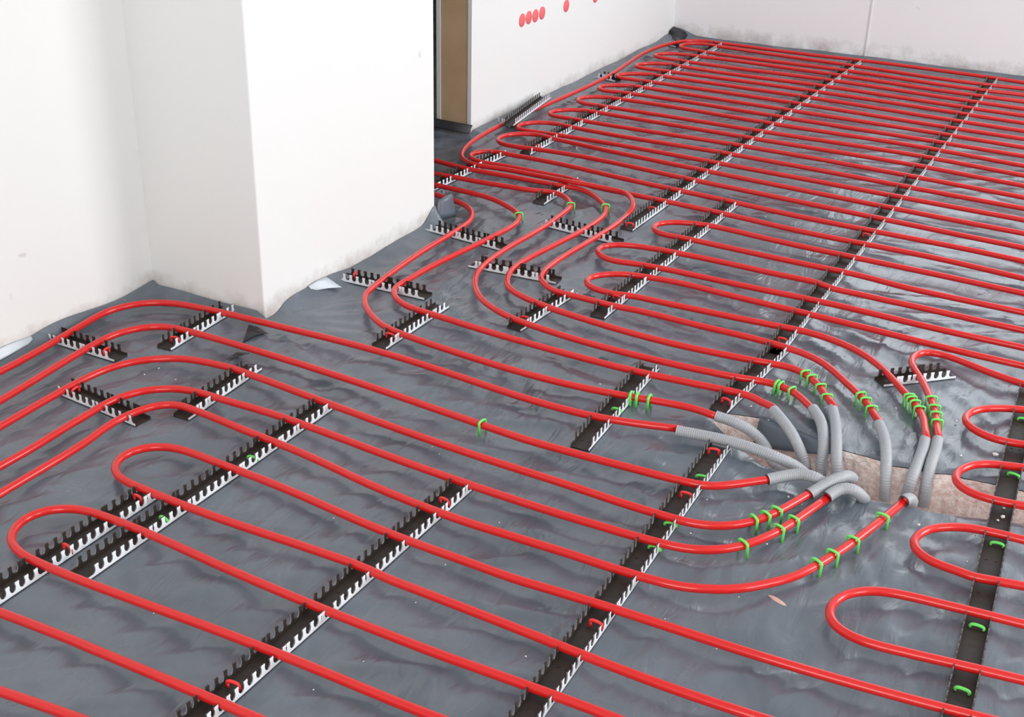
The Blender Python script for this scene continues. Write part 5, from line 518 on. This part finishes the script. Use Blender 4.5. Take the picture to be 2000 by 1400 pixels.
for k in used:
    x, y, _ = gv[k]
    edge = cnt[k] < 4
    if edge:
        if bx0 < x < bx1 and by0 < y < by1:
            p = min(hole_edge, key=lambda q: (q[0]-x)**2+(q[1]-y)**2)
            if (p[0]-x)**2+(p[1]-y)**2 < (1.3*ST)**2: x, y = p
        if abs(y-back_y(x)) < 1.2*ST: y = back_y(x)-.003
        if abs(x-WX) < ST and (y < COLY0+.01 or y > JY-.01): x = WX+.003
        if COLY0-.012 < y < COLY1+.012 and abs(x-COLX) < ST: x = COLX+.003
        if x < COLX and abs(y-COLY0) < ST: y = COLY0-.003
        if x < COLX and abs(y-COLY1) < ST: y = COLY1+.003
    w = wrinkle(x, y)-.0062
    rd = rail_dist(x, y)
    f = smoothstep((rd-.004)/.035)
    z = min(w, .0)*f+(-.0006)*(1-f)
    u = upstand(x, y)
    z = z*(1-min(1, u/.01))+u
    if edge and bx0 < x < bx1 and by0 < y < by1: z = -.005
    gv[k] = [x, y, z]
remap = {k: n for n, k in enumerate(used)}
sheet = link_mesh('plastic_floor_sheet', [tuple(gv[k]) for k in used], [tuple(remap[k] for k in f) for f in faces], M['sheet'], smooth=True)
tag(sheet, 'creased grey polythene sheet laid over the whole floor under the pipes', 'plastic sheet')
# loose flaps of the sheet
def flap(name, verts, faces, m, label=None):
    o = link_mesh(name, verts, faces, m, sheet, smooth=True)
    s = o.modifiers.new('film', 'SOLIDIFY'); s.thickness = .0008
    if label: o['label'] = label
    return o
def strip_flap(name, top, bot, m, label=None, n=4):
    v, f = [], []
    for a, c in zip(top, bot):
        for k in range(n+1):
            t = k/n; p = Vector(a).lerp(Vector(c), t)
            v.append(tuple(p))
    for i in range(len(top)-1):
        for k in range(n):
            f.append((i*(n+1)+k, (i+1)*(n+1)+k, (i+1)*(n+1)+k+1, i*(n+1)+k+1))
    return flap(name, v, f, m, label)
# film turned down over the far side of the slot
top = [(-.575, 2.144, -.003), (-.54, 2.140, -.003), (-.495, 2.133, -.003), (-.45, 2.118, -.003), (-.402, 2.103, -.003)]
bot = [(-.578, 2.128, -.052), (-.54, 2.118, -.050), (-.495, 2.112, -.040), (-.45, 2.098, -.024), (-.402, 2.094, -.008)]
strip_flap('hanging_flap', top, bot, M['sheet_flap'], 'blue-grey flap of film hanging into the slot')
# upright flap at the far corner of the column
top = [(-1.690, 2.752, .056), (-1.680, 2.775, .064), (-1.672, 2.795, .066)]
bot = [(-1.688, 2.735, .004), (-1.675, 2.77, .0), (-1.662, 2.80, .0)]
strip_flap('upright_flap', top, bot, M['sheet_flap'], 'blue-grey square flap of film standing at the column corner')
# dark band of film folded up across the doorway
top = [(WX-.25, JY-.022, .040), (WX-.15, JY-.016, .037), (WX-.07, JY-.013, .034), (WX+.012, JY-.010, .033)]
bot = [(WX-.25, JY-.045, .012), (WX-.15, JY-.038, .012), (WX-.07, JY-.034, .010), (WX+.012, JY-.032, .010)]
strip_flap('doorway_flap', top, bot, M['sheet_dark'], 'black film edge folded up against the foot of the timber post')
# fold-over by the near column corner, its shade painted as near-black film
for f_ in FOLDS:
    flap('shaded_fold', [(x, y, .0006+.0012*(q % 2)) for q, (x, y) in enumerate(f_)], [tuple(range(len(f_)))[::-1]], M['sheet_dark'], 'fold-over of the sheet with its shade painted near-black')
strip_flap('film_edge', [(WX+.004, 1.50, .030), (WX+.004, 1.57, .031), (WX+.004, 1.635, .026)], [(WX+.018, 1.50, .012), (WX+.016, 1.57, .014), (WX+.010, 1.635, .016)], M['film_pale'], 'milky pale edge of film against the left wall')
strip_flap('film_edge', [(COLX+.004, 2.165, .020), (COLX+.005, 2.20, .022), (COLX+.005, 2.235, .018)], [(COLX+.012, 2.17, .008), (COLX+.030, 2.21, .004), (COLX+.050, 2.235, .001)], M['film_pale'], 'milky pale corner of film at the column foot')
flap('bunched_corner', [(WX+.004, 5.20, .0), (WX+.004, 5.268, .0), (WX+.09, 5.268, .0), (WX+.03, 5.17, .0), (WX+.004, 5.225, .034), (WX+.006, 5.266, .046), (WX+.06, 5.266, .030), (WX+.036, 5.24, .028)],
     [(0, 3, 7, 4), (3, 2, 6, 7), (4, 7, 6, 5)], M['sheet_dark'], 'dark bunched film in the far corner')

# ------------------------------------------------------------------ heating pipes
ORD = ['first', 'second', 'third', 'fourth', 'fifth', 'sixth', 'seventh', 'eighth', 'ninth', 'tenth', 'eleventh', 'twelfth']
PR = .0074
PIPE_LABEL = {
 'p1': 'red heating pipe hugging the inner corner of the wall and column, outermost of five',
 'p2': 'red heating pipe second out from the wall-column corner, bending once into a sleeve',
 'p3': 'red heating pipe third out from the wall-column corner, with three green staples near its sleeve',
 'p4': 'red heating pipe fourth out from the wall-column corner, ending in the arched grey sleeve',
 'p5': 'red heating pipe with the tightest wall-corner bend, ending in a stubby grey sleeve',
 'p6': 'long red hairpin pipe looped inside the five corner pipes, crossing the two parallel comb rails',
 'p7': 'red hairpin pipe looped over the short comb rail at the left edge of the view',
 'p8': 'red straight pipe crossing the near floor just below the left hairpin loop',
 'p9': 'red straight pipe cutting across the bottom left corner of the view',
 'p10': 'red pipe from behind the column, tightest around its edge, swinging out in a wide bend',
 'p11': 'red pipe from behind the column pinned by one green staple beside the nearest rail',
 'p12': 'red pipe turning past the tip of the short far rail, left of three side-by-side bends',
 'p13': 'red pipe in the middle of three side-by-side bends near the short cross rails',
 'p14': 'red pipe running along the far walls, then right-hand of three bends down to a sleeve',
 'p15': 'red hairpin pipe nearest of three loops over the middle rail, one leg entering a sleeve',
 'p16': 'red hairpin pipe second of three loops crossing the middle comb rail',
 'p17': 'red hairpin pipe farthest of three loops crossing the middle comb rail',
 'p18': 'red pipe hooking around the short slanted rail, with four green staples above its sleeve',
 'c9': 'red hairpin pipe tucked inside the wide wall-pipe bend beside the doorway',
 'r1': 'red hairpin loop farthest of four over the right-hand rail, beside the slot',
 'r2': 'red hairpin loop lying across the pink slot under the right-hand rail side',
 'r3': 'red hairpin loop third of four at the right-hand rail, just nearer than the slot',
 'r4': 'red hairpin loop nearest of four at the right-hand rail',
}
for i, k in enumerate(('h-9', 'h-7', 'h-5', 'h-3', 'h-1', 'h1', 'h3', 'h5', 'h7')):
    PIPE_LABEL[k] = 'red hairpin pipe of the far field, its loop %s from the back wall' % ORD[i]
for k, path in PIPE_PATHS.items():
    b = MB(); b.tube(resample(path, .02), PR, 12)
    o = b.build('heating_pipe', M['pipe'], smooth=True)
    tag(o, PIPE_LABEL[k], 'pipe', 'red underfloor heating pipes')

# ------------------------------------------------------------------ grey corrugated sleeves
SLEEVE_LABEL = {
 'p1': 'long grey corrugated sleeve reaching farthest out to the left of the slot',
 'p10': 'grey corrugated sleeve crossing under the longest sleeve above the square pink patch',
 'p11': 'grey corrugated sleeve third from the left over the far side of the slot',
 'p12': 'grey corrugated sleeve left of the upright pair in the middle of the slot',
 'p13': 'grey corrugated sleeve right of the upright pair in the middle of the slot',
 'p14': 'grey corrugated sleeve standing alone over the widest pink face',
 'p15': 'grey corrugated sleeve left of the slanting pair towards the right of the slot',
 'p18': 'grey corrugated sleeve right of the slanting pair towards the right of the slot',
 'p2': 'grey corrugated sleeve on the near side of the slot, leftmost of the near four',
 'p3': 'short grey sleeve behind the arched one on the near side of the slot',
 'p4': 'arched grey sleeve curling over the near lip into the slot',
 'p5': 'stubby grey sleeve end on the pipe with four spaced green staples',
}
for k, path in SLEEVE_PATHS.items():
    P = resample(path, .0014)
    b = MB(); b.tube(P, .0102, 14, cap=False, radf=lambda q: (.0108, .0108, .0096)[q % 3])
    b.tube(P, .0086, 14, cap=False)
    o = b.build('pipe_sleeve', M['sleeve'], smooth=True)
    tag(o, SLEEVE_LABEL[k], 'pipe sleeve', 'grey pipe sleeves at the slot')

# ------------------------------------------------------------------ clip rails
RAIL_LABEL = {
 'ra': 'black comb rail running off the left edge, left of the two parallel near rails',
 'rb': 'black comb rail right of the two parallel near rails, crossed by four pipes',
 'rc': 'short black comb rail holding three corner pipes beyond the near hairpin loops',
 'rd': 'short black comb rail at the foot of the column corner holding two pipes',
 're': 'short cross comb rail touching the left wall, under two pipes',
 'rf': 'short cross comb rail lifted off the sheet, under three pipes near the left edge',
 'rg': 'short black comb rail below the two bends beside the column',
 'rh': 'short cross comb rail nearest the column side, under two pipes at their bends',
 'ri': 'short cross comb rail under three parallel bends',
 'rj': 'short cross comb rail by the upright film flap at the far column corner',
 'rk': 'short cross comb rail meeting the near end of the long far rail',
 'rl': 'short black comb rail below the three parallel bends, red clip at its near end',
 'rm': 'black comb rail in the middle of the floor under three hairpin loops',
 'rn': 'long black comb rail, middle of three running to the back wall',
 'ro': 'long black comb rail, nearest the doorway wall, behind the row of hairpin loops',
 'rp': 'black comb rail beside the slot, its near end at the square pink patch',
 'rp2': 'longest black comb rail, rightmost of three running to the back wall',
 'rq': 'short black comb rail with green staples left of the longest sleeve',
 'rr': 'black comb rail running from the bottom edge up to the near side of the slot',
 'rs': 'black comb rail in the near floor between the parallel pair and the slot rail',
 'rt': 'black comb rail seen end-on at the right edge under four hairpin loops',
 'ru': 'short slanted comb rail beside the slot under two stapled pipes',
 'rv': 'empty comb rail lying loose along the doorway wall',
 'rw': 'black comb rail emerging from behind the column below the doorway',
 'rx': 'short black comb rail where the bundled pipes split, beyond the single-stapled bends',
 'ry': 'tiny cross comb rail piece under the wall pipe, halfway along the wall',
 'rz': 'tiny cross comb rail piece under the wall pipe beside the doorway',
 'raa': 'tiny cross comb rail piece under the wall pipe in the far corner',
}
RW, RH, RT = .038, .0218, .0020
def clip_row(y_in, y_out, L, teeth):
    """low wall with T-headed teeth; the face at y_out is the pale outer one"""
    b = MB(); lo, hi = min(y_in, y_out), max(y_in, y_out)
    def prism(rows):
        i = len(b.v); n = len(rows)
        for y in (y_in, y_out):
            for s0, s1, z in rows: b.v += [(s0, y, z), (s1, y, z)]
        for r in range(n-1):
            a = i+2*r; c = i+2*n+2*r
            b.f += [(a, a+1, a+3, a+2), (c, c+2, c+3, c+1), (a, a+2, c+2, c), (a+1, c+1, c+3, a+3)]
            b.m += [0, 1, 2, 0]                  # inner, outer, end facing the start (painted as lit), end facing away
        a = i+2*(n-1); c = i+2*n+2*(n-1)
        b.f.append((a, a+1, c+1, c)); b.m.append(0)
    prism([(0, L, .001), (0, L, .0066)])
    for t in teeth:
        prism([(max(0, t-.0076), min(L, t+.0076), .0066), (max(0, t-.0050), min(L, t+.0050), .0082), (t-.0037, t+.0037, .0110), (t-.0031, t+.0031, .0160), (t-.0040, t+.0040, .0176), (t-.0037, t+.0037, RH)])
    return b
for k, d in RAIL_DATA.items():
    L = d['L']
    root = empty('clip_rail', (d['o'][0], d['o'][1], 0), d['a'])
    tag(root, RAIL_LABEL[k], 'pipe rail', 'black comb rails holding the pipes')
    b = MB(); b.box((0, 0, 0), (L, RW, .0018))
    n = int(L/.1)
    for q in range(n+1):                         # moulded studs on the base
        for yy in (.012, .026):
            x = .03+q*.1
            if x < L-.01: b.box((x-.002, yy-.002, .0018), (x+.002, yy+.002, .0026))
    b.build('base', M['rail_dark'], root)
    clip_row(RT, 0, L, d['t'][0]).build('clip_row', [M['rail_dark'], M['rail_pale'], M['rail_edge_lit']], root)['label'] = 'pale outer face turned to the viewer'
    clip_row(RW-RT, RW, L, d['t'][1]).build('clip_row', [M['rail_dark'], M['rail_pale'], M['rail_edge_lit']], root)
    if k == 'rv': root.location.z = .0242      # thrown down on top of the wall pipe

# ------------------------------------------------------------------ staples
def staple_mesh(name, w, h, r, flat, leg=.0):
    """plastic U staple: arch over the top and two legs; flat squeezes the strap"""
    b = MB(); pts = []
    pts.append((-w, 0, leg))
    pts.append((-w, 0, h-.35*w))
    for k in range(9):
        th = math.pi-math.pi*k/8
        pts.append((w*math.cos(th)*(1 if k in (0, 8) else .98), 0, h-.34*w+.34*w*math.sin(th)**.7))
    pts.append((w, 0, h-.35*w)); pts.append((w, 0, leg))
    b.tube(pts, r, 8)
    if flat:
        b.v = [(x, y*flat, z) for x, y, z in b.v]
    me = bpy.data.meshes.new(name); me.from_pydata(b.v, [], b.f)
    me.polygons.foreach_set('use_smooth', [True]*len(me.polygons)); me.update()
    return me
g_mesh = staple_mesh('green_staple', .0104, .0250, .0019, 1.5, -.004)
g_mesh.materials.append(M['green'])
gl_mesh = staple_mesh('green_staple_pressed', .0100, .0075, .0024, 1.3, .001)
gl_mesh.materials.append(M['green'])
r_mesh = staple_mesh('red_staple', .0098, .0145, .0027, 1.0, .002)
r_mesh.materials.append(M['red_clip'])
def staple(me, name, loc, rz, tilt=0):
    o = bpy.data.objects.new(name, me)
    o.location, o.rotation_euler = loc, (tilt, 0, rz)
    col.objects.link(o)
    return o
ON = {'p10': 'the pipe entering the square pink patch sleeve', 'p13': 'the right pipe of the upright sleeve pair',
      'p12': 'the left pipe of the upright sleeve pair', 'p14': 'the pipe of the lone standing sleeve',
      'p15': 'the left pipe of the slanting sleeve pair', 'p18': 'the pipe hooking around the slanted short rail',
      'p3': 'the upper of two near stapled pipes', 'p4': 'the lower of two near stapled pipes', 'p5': 'the sweeping pipe with the stubby sleeve'}
for k, pts in GREEN_ON_PIPE.items():
    for i, (x, y, z, a) in enumerate(pts):
        o = staple(g_mesh, 'green_staple', (x, y, z-.0155), a+math.pi/2+random.uniform(-.12, .12), random.uniform(-.12, .12))
        if k == 'p2': lab = 'lone green staple halfway along the second corner pipe, on open sheet'
        elif k == 'p11': lab = 'lone green staple on the far bend nearest the column'
        elif k == 'p12b': lab = 'lone green staple on the far bend just below the short splitting rail'
        elif k == 'p13b': lab = 'lone green staple on the rightmost stapled far bend'
        else:
            n = len(pts)-i
            lab = 'green staple, %s from the sleeve, on %s' % (ORD[n-1], ON[k])
        tag(o, lab, 'pipe staple', 'green staples over the pipes')
def rail_angle(k): return RAIL_DATA[k]['a']
WHERE = {'rb': 'right rail of the parallel near pair', 'rr': 'rail rising to the near slot edge', 'rt': 'end-on rail at the right edge',
         'rq': 'short rail left of the longest sleeve', 'ra': 'left rail of the parallel near pair', 'rs': 'near rail right of the parallel pair',
         'rp': 'rail ending at the square pink patch', 'rg': 'short rail below the two bends beside the column', 're': 'short cross rail touching the left wall',
         'rf': 'lifted short cross rail near the left edge', 'rd': 'short rail at the foot of the column corner', 'rh': 'cross rail nearest the column side',
         'rl': 'short rail below the three parallel bends', 'rn': 'middle long rail, empty near stretch', 'rp2': 'rightmost long rail',
         'rm': 'middle rail under three hairpin loops', 'ro': 'long rail nearest the doorway wall'}
def in_rail(data, me, name, colour):
    for k, pts in data.items():
        pts = sorted(pts, key=lambda p: p[1])
        for i, (x, y) in enumerate(pts):
            o = staple(me, name, (x, y, .0018), rail_angle(k)+math.pi/2+random.uniform(-.2, .2))
            pos = '' if len(pts) == 1 else (', %s from its near end' % ORD[i])
            tag(o, '%s staple in the %s%s' % (colour, WHERE[k], pos), 'rail staple', '%s staples fixing the rails' % colour)
in_rail(GREEN_IN_RAIL, gl_mesh, 'green_staple', 'green')
in_rail(RED_IN_RAIL, r_mesh, 'red_staple', 'red')

# ------------------------------------------------------------------ debris
def lump_mesh(name, seed, m):
    bm = bmesh.new(); bmesh.ops.create_icosphere(bm, subdivisions=2, radius=1)
    for v in bm.verts:
        k = 1+.45*noise.noise(v.co*1.3+Vector((seed*7.3, 0, 0)))
        v.co = Vector((v.co.x*k, v.co.y*k*.85, v.co.z*k*.7))
    me = bpy.data.meshes.new(name); bm.to_mesh(me); bm.free(); me.materials.append(m)
    return me
lumps = [lump_mesh('plaster_crumb', s, M['crumb']) for s in range(4)]
for i, (x, y, r) in enumerate(CRUMBS):
    o = bpy.data.objects.new('plaster_crumb', lumps[i % 4])
    o.location, o.scale, o.rotation_euler = (x, y, -.001+r*.5), (r, r, r), (0, 0, i*1.7)
    col.objects.link(o)
    tag(o, 'tiny white plaster crumb lying loose on the grey sheet between the pipes', 'crumb', 'white crumbs scattered on the sheet')
GL = ['pinkish lump lying just beyond the second right-hand hairpin loop, beside the right rail', 'pinkish lump, larger of three in the right-hand rail',
      'small pinkish grain at the side of the larger lump in the right rail', 'pinkish grain just under the pipe in the right rail']
for i, (x, y, r) in enumerate(GRIT):
    o = bpy.data.objects.new('insulation_lump', lump_mesh('insulation_lump', 10+i, M['crumb']))
    o.location, o.scale, o.rotation_euler = (x, y, .002*(i > 0)-.002*(i == 0)+r*.6), (r, r, r), (0, 0, i)
    col.objects.link(o)
    tag(o, GL[i], 'lump')
(ax, ay), (cx, cy) = CHIP
L = math.hypot(cx-ax, cy-ay); bm = bmesh.new()
bmesh.ops.create_grid(bm, x_segments=12, y_segments=4, size=.5)
for v in bm.verts:
    u, w_ = v.co.x+.5, v.co.y
    v.co = Vector((u*L, w_*(.010+.006*u)*(.6+.4*math.sin(math.pi*min(1, u*1.15+.05))), .004*(1-4*w_*w_)*math.sin(math.pi*min(1, max(.02, u)))+.0006*noise.noise(Vector((u*9, w_*9, 1)))-.0005))
me = bpy.data.meshes.new('insulation_chip'); bm.to_mesh(me); bm.free(); me.materials.append(M['chip'])
o = bpy.data.objects.new('insulation_chip', me); o.location = (ax, ay, -.001); o.rotation_euler = (0, 0, math.atan2(cy-ay, cx-ax)); col.objects.link(o)
sd = o.modifiers.new('thick', 'SOLIDIFY'); sd.thickness = .003
tag(o, 'elongated pinkish chip on the open sheet in front of the widest sweeping pipe', 'chip')

# ------------------------------------------------------------------ red spots on the partition wall
SPOTS = [(3.842, .312), (3.891, .313), (3.940, .311), (3.991, .312), (4.183, .306), (4.434, .300)]
SL = ['red round spot nearest the doorway, first of the row of four on the wall', 'red round spot, second from the doorway in the row of four on the wall',
      'red round spot, third from the doorway in the row of four on the wall', 'red round spot, fourth from the doorway in the row of four on the wall',
      'red round spot standing alone past the row of four on the wall', 'red round spot farthest from the doorway, cut by the top edge']
for (y, z), lab in zip(SPOTS, SL):
    b = MB(); i0 = 0
    for r, xx in ((.0225, .0), (.0225, .0015), (.019, .003), (.0, .0034)):
        for j in range(20):
            th = 2*math.pi*j/20; b.v.append((WX+xx, y+r*math.cos(th), z+r*math.sin(th)))
    for k in range(3):
        for j in range(20):
            j2 = (j+1) % 20; b.f.append((k*20+j, k*20+j2, (k+1)*20+j2, (k+1)*20+j)); b.m.append(0)
    o = b.build('red_spot', M['red_spot'], smooth=True)
    tag(o, lab, 'red spot', 'red spots in a line on the wall')
